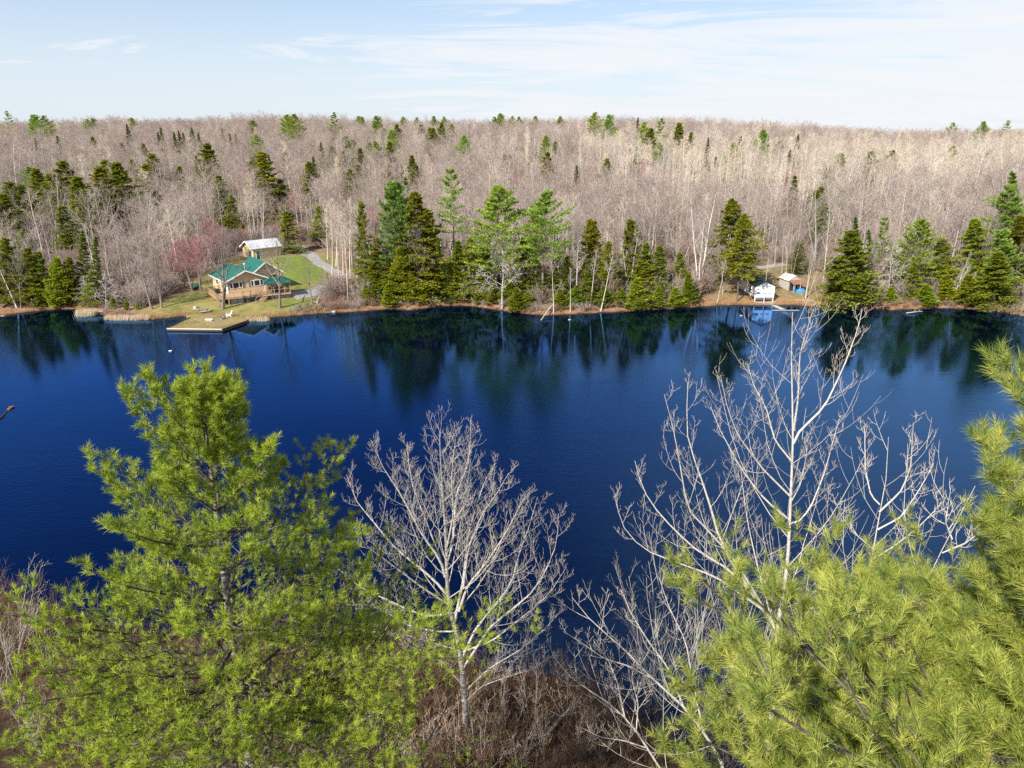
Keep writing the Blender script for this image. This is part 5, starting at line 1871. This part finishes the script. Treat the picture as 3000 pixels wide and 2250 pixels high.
for nm, ty, val in (('pick', 'INT', gq.choice(3, len(UNDER), p=[0.3, 0.35, 0.35]).astype(np.int32)), ('turn', 'FLOAT', gq.uniform(0, 6.28, len(UNDER)).astype(np.float32)), ('size', 'FLOAT', UNDER_H), ('wide', 'FLOAT', UNDER_H)):
    a = me_.attributes.new(nm, ty, 'POINT')
    a.data.foreach_set("value", val)
us_ = obj_('woodland_understory', me_)
tag(us_, 'thicket of low leafless saplings under the far trees', 'undergrowth', kind='stuff')
ng2 = ng.copy()
for n_ in ng2.nodes:
    if n_.bl_idname == 'GeometryNodeCollectionInfo':
        n_.inputs['Collection'].default_value = bcol
us_.modifiers.new('scatter', 'NODES').node_group = ng2

# ------------------------------------------------------------------ the near bank
def near_place(g, n):
    xx = np.where(g.uniform(0, 1, n) < 0.72, g.uniform(-15, 13, n), g.uniform(-40, -15, n))
    ss = g.uniform(0, 1, n) ** 0.9 * 14
    yy = ynear(xx) - ss + 0.3
    cl_ = wob(xx, yy, 1.6)
    k = g.uniform(-0.9, 1.0, n) < cl_ + 0.25
    xx, yy = xx[k], yy[k]
    return np.stack([xx, yy, ground(xx, yy) - 0.02], -1)


g = np.random.default_rng(17)
pb = near_place(g, 6500)
n = len(pb)
az = g.uniform(0, 6.28, n)
tl = np.abs(g.normal(0, 0.4, n))
d = np.stack([np.cos(az) * np.sin(tl), np.sin(az) * np.sin(tl), np.cos(tl)], -1)
hh = g.uniform(0.6, 2.6, n) ** 1.0
l1 = grow(pb, d, hh, np.full(n, 0.013), 4, 0.05, 0.12, g, 0.5)
l2 = sprout(l1, 5, 0.3, 1, 35, 0.45, g, k=3, trop=0.1, wobble=0.12, rr=0.7, rmin=0.009, taper=0.6)
P_ = Pile()
for lv, sd in ((l1, 3), (l2, 3)):
    V, Q = tubes(lv['P'], lv['R'], sd)
    base_t = np.clip(0.35 + 0.3 * wob(lv['P'][:, 0, 0], lv['P'][:, 0, 1], 1.1) + g.normal(0, 0.22, len(lv['L'])), 0, 1)
    P_.V.append(V)
    P_.Q.append(Q + P_.n)
    P_.t.append(np.repeat(base_t, lv['P'].shape[1] * sd))
    P_.n += len(V)
tag(obj_('bank_undergrowth', P_.mesh('bank_undergrowth', M['under'])), 'tangled brown and rust undergrowth on the near bank', 'undergrowth', kind='stuff')


def near_grass(g, n):
    p = near_place(g, n)
    k = wob(p[:, 0] + 9, p[:, 1], 2.1) > -0.2
    return p[k]


tag(obj_('bank_dead_grass', blades(26000, near_grass, 0.25, 0.75, 0.022, 1.1, M['under'], 21)), 'matted orange brown dead grass on the near bank', 'grass', kind='stuff')


gn = np.random.default_rng(66)
for k_ in range(32):
    fx, fy = (float(gn.uniform(1080, 1830)), float(gn.uniform(2010, 2290))) if k_ < 22 else (float(gn.uniform(-60, 330)), float(gn.uniform(1850, 2200)))
    p = at_ground(fx, fy)
    if ynear(p[0]) - p[1] < 0.4:
        continue
    bush(p[0], p[1], float(gn.uniform(1.1, 2.6)), int(gn.integers(2)), 'tangled leafless shrub in the undergrowth of the near bank', 'tangled shrubs on the near bank', True)
for k_, (a_, b_) in enumerate((((1420, 2080), (1560, 2040)), ((1230, 2170), (1330, 2090)), ((1600, 2170), (1690, 2080)))):
    driftwood([gp(*a_, 0.35), gp((a_[0] + b_[0]) / 2, (a_[1] + b_[1]) / 2, 0.6), gp(*b_, 0.5)], 0.09, ['grey fallen limb lying across the orange grass', 'grey fallen limb beside the poplar foot', 'grey fallen limb near the black water edge'][k_], 'twig_dead', 6, 20 + k_)

# ---- bare saplings with orange buds at the foot of the picture
def sapling(px, py, top_py, seed, label, group, mat='twig_poplar', budmat='bud_orange', n=5, budn=1.0, stemr=0.018):
    b = at_ground(px, py)
    g = np.random.default_rng(seed)
    tip = at_y(px, top_py, b[1])
    H = max(1.2, tip[2] - b[2])
    az = g.uniform(0, 6.28, n)
    tl = np.abs(g.normal(0.25, 0.16, n))
    d = np.stack([np.cos(az) * np.sin(tl), np.sin(az) * np.sin(tl), np.cos(tl)], -1)
    p0 = np.stack([np.cos(az) * 0.12, np.sin(az) * 0.12, np.full(n, -0.05)], -1)
    l1 = grow(p0, d, H * g.uniform(0.75, 1.08, n), np.full(n, stemr), 8, 0.05, 0.06, g, 0.3)
    l2 = sprout(l1, 9, 0.2, 1, 38, 0.26, g, k=4, trop=0.14, wobble=0.08, rr=0.55, rmin=0.007, taper=0.5)
    l3 = sprout(l2, 4, 0.2, 1, 38, 0.5, g, k=3, trop=0.16, wobble=0.1, rr=0.7, rmin=0.005, taper=0.6)
    r = empty('bare_sapling', (b[0], b[1], b[2]), 0, label, 'sapling', group)
    obj_('stems', Pile().tubes(l1, 5).mesh('stems', M[mat], True), r)
    obj_('twigs', Pile().tubes(l2, 3).tubes(l3, 3).mesh('twigs', M[mat]), r)
    pos = np.concatenate([l3['P'][:, -1], l3['P'][:, 1], l2['P'][:, -1]])
    ax = nrm(np.concatenate([l3['P'][:, -1] - l3['P'][:, -2]] * 2 + [l2['P'][:, -1] - l2['P'][:, -2]]))
    V, F_, ti = needles(pos, ax, 2, 0.045, 0.022, 0, 40, 0.0, g)
    obj_('buds', mesh('buds', V, [F_], M[budmat], tint=ti), r)


k = 0
for px, py, ty in ((1130, 2240, 2050), (1240, 2245, 2060), (1330, 2250, 2030), (1420, 2260, 2080), (1520, 2255, 2110), (1190, 2260, 2100), (1600, 2230, 2090), (1480, 2190, 2040), (1700, 2240, 2110), (1060, 2230, 2080),
                   (1560, 2130, 1990), (1660, 2110, 2000), (1380, 2120, 1990), (1750, 2160, 2040)):
    sapling(px, py, ty, 500 + k, 'thin bare sapling with orange buds on the near bank', 'orange budded saplings on the near bank')
    k += 1
for px, py, ty in ((40, 1990, 1690), (90, 1905, 1750), (-40, 1900, 1680), (20, 2060, 1840), (140, 1960, 1830), (120, 2200, 2010)):
    sapling(px, py, ty, 540 + k, 'pale bare shrub with red twig ends beside the sunny pine', 'pale shrubs at the near water edge', 'twig_aspen', 'bud', n=6)
    k += 1
for px, py, ty in ((1000, 1990, 1880), (1080, 1985, 1860), (880, 1990, 1880), (1180, 1960, 1840), (1250, 1950, 1850)):
    sapling(px, py, ty, 580 + k, 'thin reddish shrub at the shaded near water edge', 'reddish shrubs at the near water edge', 'twig_brown', 'bud', n=7)
    k += 1
for i, (px, py, ty) in enumerate(((1960, 2130, 1700), (2030, 2160, 1660), (1900, 2110, 1740), (2110, 2150, 1690), (2180, 2120, 1720))):
    sapling(px, py, ty, 620 + i, 'dense grey twiggy alder beneath the pale aspens', 'alders beneath the pale aspens', 'twig_poplar', 'bud', n=7, stemr=0.028)


# ---- dark leafy shrubs by the water
def dark_shrub(px, py, top_py, seed):
    b = at_ground(px, py)
    g = np.random.default_rng(seed)
    H = max(1.0, at_y(px, top_py, b[1])[2] - b[2])
    n = 34
    az = g.uniform(0, 6.28, n)
    tl = np.abs(g.normal(0.0, 0.35, n))
    d = np.stack([np.cos(az) * np.sin(tl), np.sin(az) * np.sin(tl), np.cos(tl)], -1)
    p0 = np.stack([np.cos(az) * 0.35, np.sin(az) * 0.35, np.full(n, -0.05)], -1) * g.uniform(0.2, 1, (n, 1))
    l1 = grow(p0, d, H * g.uniform(0.7, 1.05, n), np.full(n, 0.014), 6, 0.05, 0.07, g, 0.4)
    l2 = sprout(l1, 9, 0.25, 1, 35, 0.25, g, k=3, trop=0.15, wobble=0.08, rr=0.6, rmin=0.006, taper=0.6)
    r = empty('evergreen_shrub', (b[0], b[1], b[2]), 0, 'dark green leafy shrub at the shaded near water edge', 'shrub', 'dark shrubs at the near water edge')
    obj_('stems', Pile().tubes(l1, 4).tubes(l2, 3).mesh('stems', M['twig_brown']), r)
    pos = np.concatenate([l2['P'][:, j] for j in (1, 2)] + [0.5 * (l2['P'][:, 0] + l2['P'][:, 1])])
    ax = np.concatenate([l2['P'][:, 2] - l2['P'][:, 1]] * 3)
    V, F_, ti = needles(pos, ax, 9, 0.10, 0.04, 15, 75, 0.1, g)
    o = obj_('leaves', mesh('leaves', V, [F_], M['shrub_leaf'], tint=ti), r)
    o['kind'] = 'stuff'


for i, (px, py, ty) in enumerate(((1000, 1930, 1755), (940, 1950, 1790), (1060, 1950, 1790), (960, 2180, 2040), (1040, 2220, 2090))):
    dark_shrub(px, py, ty, 700 + i)

# ------------------------------------------------------------------ the pale poplars of the near bank (stems traced through the crown, twigs grown)
def stem(pix, Y0, dy):
    n = len(pix)
    return [at_y(a, b, Y0 + dy * (i / max(n - 1, 1)) ** 1.2) for i, (a, b) in enumerate(pix)]


def squat(pix):
    return [(a, b if b > 1650 else 1650 - (1650 - b) * 0.88) for a, b in pix]


def poplar(name, label, trunk, limbs, Y0, r_trunk, bark, twig, bud, seed, nbr=13, ntw=6, base_to_ground=True, twr=0.0062, subs=3, top_r=0.02):
    """trunk: pixels; limbs: (pixels, depth drift, start radius)"""
    g = np.random.default_rng(seed)
    if name == 'poplar_tree':
        trunk, limbs = squat(trunk), [(squat(a), b, c) for a, b, c in limbs]
    tp = stem(trunk, Y0, 0.0)
    if base_to_ground:
        b = tp[0]
        tp = [np.array([b[0] + 0.1, b[1], gz(b[0], b[1]) - 0.15])] + tp if b[2] > gz(b[0], b[1]) + 0.5 else tp
    o0 = np.array([tp[0][0], tp[0][1], tp[0][2]])
    root = empty(name, o0, 0, label, 'tree')
    tr_ = one([p - o0 for p in tp], r_trunk, top_r, 16)
    obj_('trunk', Pile().tubes(tr_, 10).mesh('trunk', M['bark_poplar_old' if bark == 'bark_poplar' else bark], True), root)
    tips, axs = [], []

    def dress(lv, parent, nb_, t0, first):
        b1 = sprout(lv, nb_, t0, 0.99, 52, 0.30 if first else 0.26, g, k=7, trop=0.20, wobble=0.05, rr=0.30, rmin=twr * 1.4, end=0.30, taper=0.35, jit=0.35, lmin=0.5)
        b2 = sprout(b1, ntw, 0.18, 0.97, 62, 0.44, g, k=6, trop=0.28, wobble=0.06, rr=0.6, rmin=twr, end=0.55, taper=0.55, jit=0.4, lmin=0.22)
        b3 = sprout(b2, subs, 0.25, 0.9, 60, 0.42, g, k=5, trop=0.30, wobble=0.06, rr=0.7, rmin=twr * 0.85, end=0.7, taper=0.6, jit=0.4, lmin=0.12)
        for b_ in (b1, b2, b3):
            tips.append(b_['P'][:, -1])
            axs.append(b_['P'][:, -1] - b_['P'][:, -2])
        return Pile().tubes(b1, 5).tubes(b2, 4).tubes(b3, 3)
    tag(obj_('twigs', dress(tr_, root, nbr + 4, 0.45, True).mesh('twigs', M[twig]), root), kind='stuff')
    for pix, dy, r0 in limbs:
        P = stem(pix, Y0, dy)
        lv = one([p - o0 for p in P], r0 * 0.8, 0.008, 12)
        lo = obj_('limb', Pile().tubes(lv, 8).mesh('limb', M[bark], True), root)
        tag(obj_('twigs', dress(lv, lo, nbr, 0.22, False).mesh('twigs', M[twig]), lo), kind='stuff')
    pos, ax = np.concatenate(tips), nrm(np.concatenate(axs))
    kb = g.uniform(0, 1, len(pos)) < 0.5
    V, F_, ti = needles((pos + ax * 0.01)[kb], ax[kb], 2, 0.035, 0.017, 0, 14, 0.0, g)
    o = obj_('buds', mesh('buds', V, [F_], M[bud], tint=ti), root)
    o['kind'] = 'stuff'
    # hanging catkins on some tips
    k_ = g.uniform(0, 1, len(pos)) < 0.07
    V, F_, ti = needles(pos[k_], np.tile(-UP, (k_.sum(), 1)) + g.normal(0, 0.25, (k_.sum(), 3)), 3, 0.10, 0.016, 0, 18, 0.0, g)
    o = obj_('catkins', mesh('catkins', V, [F_], M[bud], tint=ti), root)
    o['kind'] = 'stuff'
    return root


poplar('poplar_tree', 'spreading bare grey poplar with many upswept limbs at the centre of the bank',
       [(1366, 2135), (1358, 2000), (1345, 1880), (1318, 1790), (1308, 1700), (1309, 1600), (1303, 1503), (1292, 1346), (1288, 1222)],
       [([(1311, 1640), (1327, 1581), (1335, 1424), (1374, 1315), (1380, 1195)], 1.2, 0.085),
        ([(1304, 1690), (1292, 1640), (1237, 1557), (1174, 1420), (1119, 1326), (1088, 1240)], -0.8, 0.085),
        ([(1292, 1640), (1245, 1500), (1210, 1400), (1195, 1300), (1193, 1245)], 1.8, 0.06),
        ([(1307, 1740), (1272, 1698), (1151, 1593), (1088, 1503), (1045, 1448), (1015, 1355)], 1.0, 0.085),
        ([(1318, 1795), (1260, 1810), (1194, 1785), (1057, 1722), (985, 1660), (951, 1640)], 0.0, 0.08),
        ([(1312, 1770), (1235, 1720), (1130, 1640), (1070, 1590), (1030, 1520)], -2.2, 0.06),
        ([(1330, 1830), (1358, 1698), (1370, 1561), (1394, 1463), (1421, 1370), (1452, 1318)], 1.5, 0.09),
        ([(1358, 1720), (1372, 1600), (1410, 1490), (1460, 1410), (1490, 1350)], -1.5, 0.06),
        ([(1345, 1790), (1370, 1714), (1421, 1655), (1480, 1554), (1527, 1452), (1540, 1420)], -1.0, 0.085),
        ([(1352, 1930), (1397, 1834), (1437, 1789), (1500, 1710), (1519, 1620), (1547, 1542), (1575, 1430)], 0.8, 0.09),
        ([(1355, 1960), (1440, 1830), (1496, 1789), (1558, 1738), (1597, 1679), (1633, 1581), (1636, 1485)], -0.8, 0.085),
        ([(1352, 1910), (1440, 1880), (1540, 1800), (1610, 1740), (1660, 1660)], 1.4, 0.06),
        ([(1340, 1850), (1270, 1850), (1190, 1830), (1110, 1780), (1040, 1770)], 1.5, 0.055),
        ([(1309, 1600), (1330, 1480), (1322, 1380), (1330, 1270), (1338, 1215)], -1.5, 0.055),
        ([(1356, 2010), (1300, 1940), (1215, 1900), (1130, 1850)], -1.0, 0.04),
        ([(1358, 2030), (1430, 1960), (1530, 1900), (1610, 1830), (1650, 1780)], 0.8, 0.045),
        ([(1350, 1905), (1290, 1890), (1190, 1860), (1090, 1850)], 0.8, 0.035),
        ([(1360, 2060), (1410, 2010), (1480, 1985), (1560, 1960), (1620, 1920)], -1.2, 0.035)],
       28.0, 0.18, 'bark_poplar', 'twig_poplar', 'bud', 801, nbr=16, ntw=7, subs=3, twr=0.0055)

poplar('aspen_tree', 'tall pale aspen rising through the close pine boughs',
       [(2266, 2060), (2273, 1972), (2274, 1838), (2298, 1739), (2312, 1600), (2313, 1525), (2320, 1380), (2325, 1250), (2318, 1100), (2318, 1000), (2322, 915)],
       [([(2324, 1300), (2335, 1270), (2416, 1192), (2473, 1072), (2514, 963), (2526, 905)], 0.8, 0.06),
        ([(2325, 1262), (2338, 1171), (2343, 1036), (2372, 940), (2384, 905)], -0.6, 0.05),
        ([(2318, 1350), (2270, 1291), (2244, 1192), (2208, 1130), (2190, 1065)], 0.6, 0.045),
        ([(2316, 1455), (2234, 1374), (2161, 1275), (2130, 1192), (2112, 1105)], -0.8, 0.05),
        ([(2313, 1525), (2239, 1462), (2171, 1374), (2104, 1249), (2082, 1190)], 1.0, 0.05),
        ([(2313, 1535), (2348, 1525), (2379, 1478), (2416, 1384), (2458, 1228)], 0.5, 0.045),
        ([(2318, 1470), (2345, 1420), (2362, 1340), (2364, 1285)], -0.7, 0.03),
        ([(2274, 1845), (2240, 1790), (2170, 1690), (2110, 1590), (2075, 1460), (2035, 1350), (2010, 1270), (2015, 1120)], 0.6, 0.10),
        ([(2250, 1805), (2166, 1660), (2083, 1561), (2015, 1499), (1999, 1400), (1974, 1260), (1946, 1155)], -0.9, 0.07),
        ([(2225, 1765), (2140, 1670), (2041, 1613), (1968, 1545), (1901, 1468), (1864, 1379), (1860, 1350)], 1.2, 0.075),
        ([(2262, 1820), (2218, 1655), (2192, 1540), (2180, 1460), (2170, 1375)], 1.4, 0.05),
        ([(2240, 1790), (2100, 1690), (1958, 1639), (1880, 1608), (1818, 1535), (1802, 1445)], -0.6, 0.06),
        ([(2273, 1900), (2330, 1830), (2400, 1760), (2440, 1700)], 1.6, 0.035)],
       24.0, 0.145, 'bark_aspen', 'twig_aspen', 'bud', 802, nbr=11, ntw=5, subs=2, twr=0.0055, top_r=0.01)

poplar('aspen_tree', 'short pale aspen forking low behind the close pine boughs',
       [(2520, 1780), (2551, 1650), (2570, 1570), (2577, 1478), (2603, 1395), (2605, 1340), (2603, 1280)],
       [([(2572, 1551), (2640, 1515), (2690, 1440), (2730, 1370), (2735, 1340)], 0.5, 0.035),
        ([(2576, 1500), (2640, 1440), (2668, 1370), (2672, 1300), (2676, 1238)], -0.5, 0.038),
        ([(2577, 1478), (2551, 1452), (2535, 1374), (2533, 1248)], 0.5, 0.032),
        ([(2560, 1610), (2500, 1560), (2465, 1510), (2445, 1465)], -0.6, 0.028),
        ([(2553, 1640), (2620, 1600), (2690, 1545), (2735, 1500), (2760, 1470)], 0.5, 0.03)],
       19.0, 0.085, 'bark_aspen', 'twig_aspen', 'bud', 803, nbr=7, ntw=4, subs=2, top_r=0.006)

poplar('aspen_tree', 'slender leaning aspen stem at the edge of the close pine',
       [(2690, 1700), (2745, 1640), (2800, 1560), (2830, 1490), (2857, 1424)],
       [([(2790, 1580), (2770, 1530), (2778, 1480)], 0.3, 0.018), ([(2760, 1620), (2830, 1590), (2870, 1560)], 0.3, 0.016)],
       12.0, 0.04, 'bark_aspen', 'twig_aspen', 'bud', 804, nbr=6, ntw=3, subs=1, top_r=0.005)

poplar('aspen_tree', 'leaning pale aspen whose stems reach left over the black water',
       [(2130, 2260), (2060, 2140), (1994, 2058), (1904, 1985), (1840, 1910), (1795, 1874), (1725, 1815), (1676, 1750)],
       [([(2000, 2065), (1960, 1960), (1900, 1880), (1850, 1800), (1820, 1730)], 1.0, 0.05),
        ([(1904, 1985), (1840, 1950), (1770, 1930), (1700, 1880), (1650, 1850)], -1.0, 0.04),
        ([(2060, 2140), (2030, 2000), (2010, 1880), (1960, 1780), (1930, 1690)], 1.2, 0.05)],
       21.0, 0.10, 'bark_aspen', 'twig_aspen', 'bud', 805, nbr=8, ntw=5, subs=2, top_r=0.008)

poplar('aspen_tree', 'low leaning aspen rising from the brown undergrowth',
       [(1990, 2330), (1924, 2237), (1864, 2140), (1810, 2078), (1740, 2030), (1676, 1993), (1630, 1935)],
       [([(1830, 2100), (1806, 1990), (1780, 1930), (1740, 1880)], 0.8, 0.035),
        ([(1890, 2190), (1830, 2170), (1760, 2160), (1700, 2130)], -0.5, 0.03),
        ([(1864, 2140), (1870, 2060), (1850, 1990), (1860, 1930)], 0.8, 0.03)],
       20.0, 0.075, 'bark_aspen', 'twig_aspen', 'bud', 806, nbr=8, ntw=4, subs=2, top_r=0.008)


# ------------------------------------------------------------------ white pines close to the camera
def white_pine(label, X, Y, ztop, zlow, prof, whorl_gap, per, mat, bark, seed, needle, nw, cnt, r_base, sub=4, nlat=9, extra=(), skip=None, elev=(14, 62), shoot=0.10, sublen=0.30, latr=0.40, zdet=None):
    g = np.random.default_rng(seed)
    zb = gz(X, Y) - 0.2
    H = ztop - zb
    root = empty('pine_tree', (X, Y, zb), 0, label, 'tree')
    zs = np.linspace(0, H, 10)
    wv = np.cumsum(g.normal(0, 0.05, (10, 2)), 0) * (zs / H)[:, None]
    tr_ = one(np.column_stack([wv[:, 0], wv[:, 1], zs]), r_base, 0.02, 22)
    obj_('trunk', Pile().tubes(tr_, 12).mesh('trunk', M[bark], True), root)
    z, P0, D0, LL = ztop - 0.35, [], [], []
    rowk = 0
    while z > zlow:
        dd = ztop - z
        for j in range(per):
            az = 2 * math.pi * (j + g.uniform(-0.22, 0.22)) / per + rowk * 1.1 + seed
            L = prof(dd) * g.uniform(0.58, 1.25)
            if skip and skip(az, dd):
                L *= 0.42
            el = math.radians(elev[1] + (elev[0] - elev[1]) * min(1, dd / 6.5) ** 0.8) + g.normal(0, 0.07)
            zz_ = z - zb + g.normal(0, 0.05)
            P0.append([np.interp(zz_, tr_['P'][0, :, 2], tr_['P'][0, :, 0]), np.interp(zz_, tr_['P'][0, :, 2], tr_['P'][0, :, 1]), zz_])
            D0.append([math.cos(az) * math.cos(el), math.sin(az) * math.cos(el), math.sin(el)])
            LL.append(L)
        z -= whorl_gap * g.uniform(0.85, 1.15) * (1 + 0.05 * dd)
        rowk += 1
    LL = np.array(LL)
    l1 = grow(np.array(P0), np.array(D0), LL, 0.010 + LL * 0.0075, 8, 0.045, 0.035, g, 0.22)
    for pts, r0 in extra:
        e = one([np.array(p) - np.array([X, Y, zb]) for p in pts], r0, 0.01, 8)
        for key in ('P', 'R', 'L'):
            l1[key] = np.concatenate([l1[key], e[key]])
    nl = len(l1['L'])
    l2 = sprout(l1, nlat, 0.22, 0.98, 50, latr, g, k=5, trop=0.12, wobble=0.05, rr=0.5, rmin=0.006, end=0.38, flat=True, taper=0.4, lmin=0.25)
    l3 = sprout(l2, sub, 0.30, 0.97, 45, 0.45, g, k=4, trop=0.22, wobble=0.06, rr=0.7, rmin=0.004, end=0.6, taper=0.6, lmin=sublen * 0.6)
    # each limb is a part with its own side shoots
    for i in range(nl):
        m2 = l2['par'] == i
        sel = np.where(m2)[0]
        m3 = np.isin(l3['par'], sel)
        pl_ = Pile().tubes(pick({k_: l1[k_] for k_ in ('P', 'R', 'L')}, slice(i, i + 1)), 6)
        pl_.tubes({k_: l2[k_][m2] for k_ in ('P', 'R', 'L')}, 4).tubes({k_: l3[k_][m3] for k_ in ('P', 'R', 'L')}, 3)
        obj_('limb', pl_.mesh('limb', M['bark_limb']), root)
    pos, axs = [], []
    for lv, ts in ((l3, (0.6, 1.0)), (l2, (0.8, 1.0)), (l1, (0.93, 1.0))):
        for t_ in ts:
            p, T, _ = sample_on(lv, np.arange(len(lv['L'])), np.full(len(lv['L']), t_))
            pos.append(p)
            axs.append(T)
    pos.append(tr_['P'][0, -1:] + UP * 0.02)
    axs.append(UP[None])
    pos, axs = np.concatenate(pos), nrm(np.concatenate(axs) + UP * 0.25)
    # shoots that no nearby viewpoint could see are left bare
    wp = pos + np.array([X, Y, zb])
    dep = wp[:, 1] * CP - (wp[:, 2] - CAMH) * SP
    sx = wp[:, 0] / np.maximum(dep, 0.05)
    sy = (wp[:, 1] * SP + (wp[:, 2] - CAMH) * CP) / np.maximum(dep, 0.05)
    vis = (dep > 0.3) & (np.abs(sx) < 1.0) & (np.abs(sy) < 0.85)
    pos, axs = pos[vis], axs[vis]
    V, F_, ti = needles(pos, axs, cnt, needle, nw, 12, 68, shoot, g)
    # the tips of the shoots are yellower than the older needles below
    o = obj_('needles', mesh('needles', V, [F_], M[mat], tint=ti), root)
    o['kind'] = 'stuff'
    print('pine tufts', len(pos), 'limbs', nl)
    return root


def profA(d):
    return float(np.interp(d, [0, 0.6, 1.5, 3, 5, 8, 12, 16, 20], [0.6, 1.4, 2.0, 2.7, 3.5, 5.0, 6.6, 7.2, 6.5]))


def bough(px, py, Yt, dz, tx=-6.25, ty=13.0, lo=8.0):
    tip = at_y(px, py, Yt)
    z0 = max(tip[2] - dz, lo)
    p0 = np.array([tx, ty, z0])
    mid = p0 + (tip - p0) * 0.5 - UP * 0.15
    return ([p0, p0 + (tip - p0) * 0.22 + UP * 0.05, mid, p0 + (tip - p0) * 0.8 - UP * 0.05, tip], 0.045)


# boughs that reach out sideways: tip as seen in the photograph, its distance, and how much lower it leaves the trunk
BOUGHS = [(1250, 1900, 12.5, 1.6), (1215, 2050, 11.5, 1.4), (1120, 1990, 12.5, 1.6), (1400, 1850, 13.5, 1.7), (1100, 2140, 11.0, 1.2), (1020, 1900, 13.0, 1.5), (1010, 2060, 12.0, 1.3), (940, 1800, 12.0, 1.4), (1050, 1560, 14.5, 1.4),
          (60, 1960, 11.0, 1.6), (20, 2070, 10.0, 1.6), (110, 2150, 10.0, 1.4), (210, 2230, 9.5, 1.2), (350, 2240, 9.0, 1.2), (140, 1830, 11.5, 1.5), (480, 2230, 9.0, 1.0), (650, 2230, 9.5, 1.0), (800, 2200, 10.0, 1.0), (1000, 2230, 10.5, 1.0)]
white_pine('large sunny white pine with spreading yellow green boughs over the near bank', -6.28, 13.0, 24.95, 7.5, profA, 0.62, 5, 'needle_front', 'bark_front_pine', 901,
           0.135, 0.0105, 28, 0.25, sub=4, nlat=13, elev=(12, 66),
           extra=[([(-6.2, 13, 17.6), (-4.0, 12.9, 18.0), (-2.0, 13.2, 18.6), (0.0, 13.3, 19.5)], 0.05),
                  ([(-6.2, 13, 15.8), (-4.4, 12.2, 16.2), (-3.0, 11.9, 16.9), (-2.2, 11.8, 17.8)], 0.05)]
           + [bough(*b_) for b_ in BOUGHS])


def profG(d):
    return float(np.interp(d, [0, 0.5, 1.5, 2.2, 3.0, 4.5, 7], [0.3, 0.7, 0.95, 1.3, 2.4, 3.3, 3.5]))


white_pine('close pine at the edge of the bank with long needled tufts', 4.45, 4.4, 28.6, 22.2, profG, 0.34, 7, 'needle_close', 'bark_front_pine', 902,
           0.115, 0.0042, 54, 0.16, sub=5, nlat=10, elev=(10, 60), shoot=0.10, skip=lambda az, d: math.cos(az) < 0.05 and 1.2 < d < 3.4,
           extra=[(bough(a, b, c, 0.9, 4.45, 4.4, 20.0)[0], 0.022) for a, b, c in
                  [(2074, 1765, 6.2), (2010, 1960, 5.6), (1965, 2120, 5.2), (2000, 2230, 4.9), (2130, 2100, 5.0), (2230, 1990, 5.3), (2330, 1880, 5.8), (2376, 1545, 7.0), (2450, 1690, 6.5), (2560, 1690, 6.4), (2660, 1720, 6.0), (2250, 2220, 4.6),
                   (2420, 2090, 5.0), (2550, 1930, 5.5), (2500, 2230, 4.5), (2700, 1880, 5.2), (2750, 2080, 4.6), (2890, 1700, 5.2), (2330, 1700, 6.6), (2620, 1800, 5.8), (2800, 1760, 5.6), (2120, 1900, 5.8), (2400, 1960, 5.4), (2650, 2200, 4.2), (2850, 1950, 4.8), (2990, 1090, 5.4), (2900, 1315, 5.2), (2885, 1500, 5.0)]])
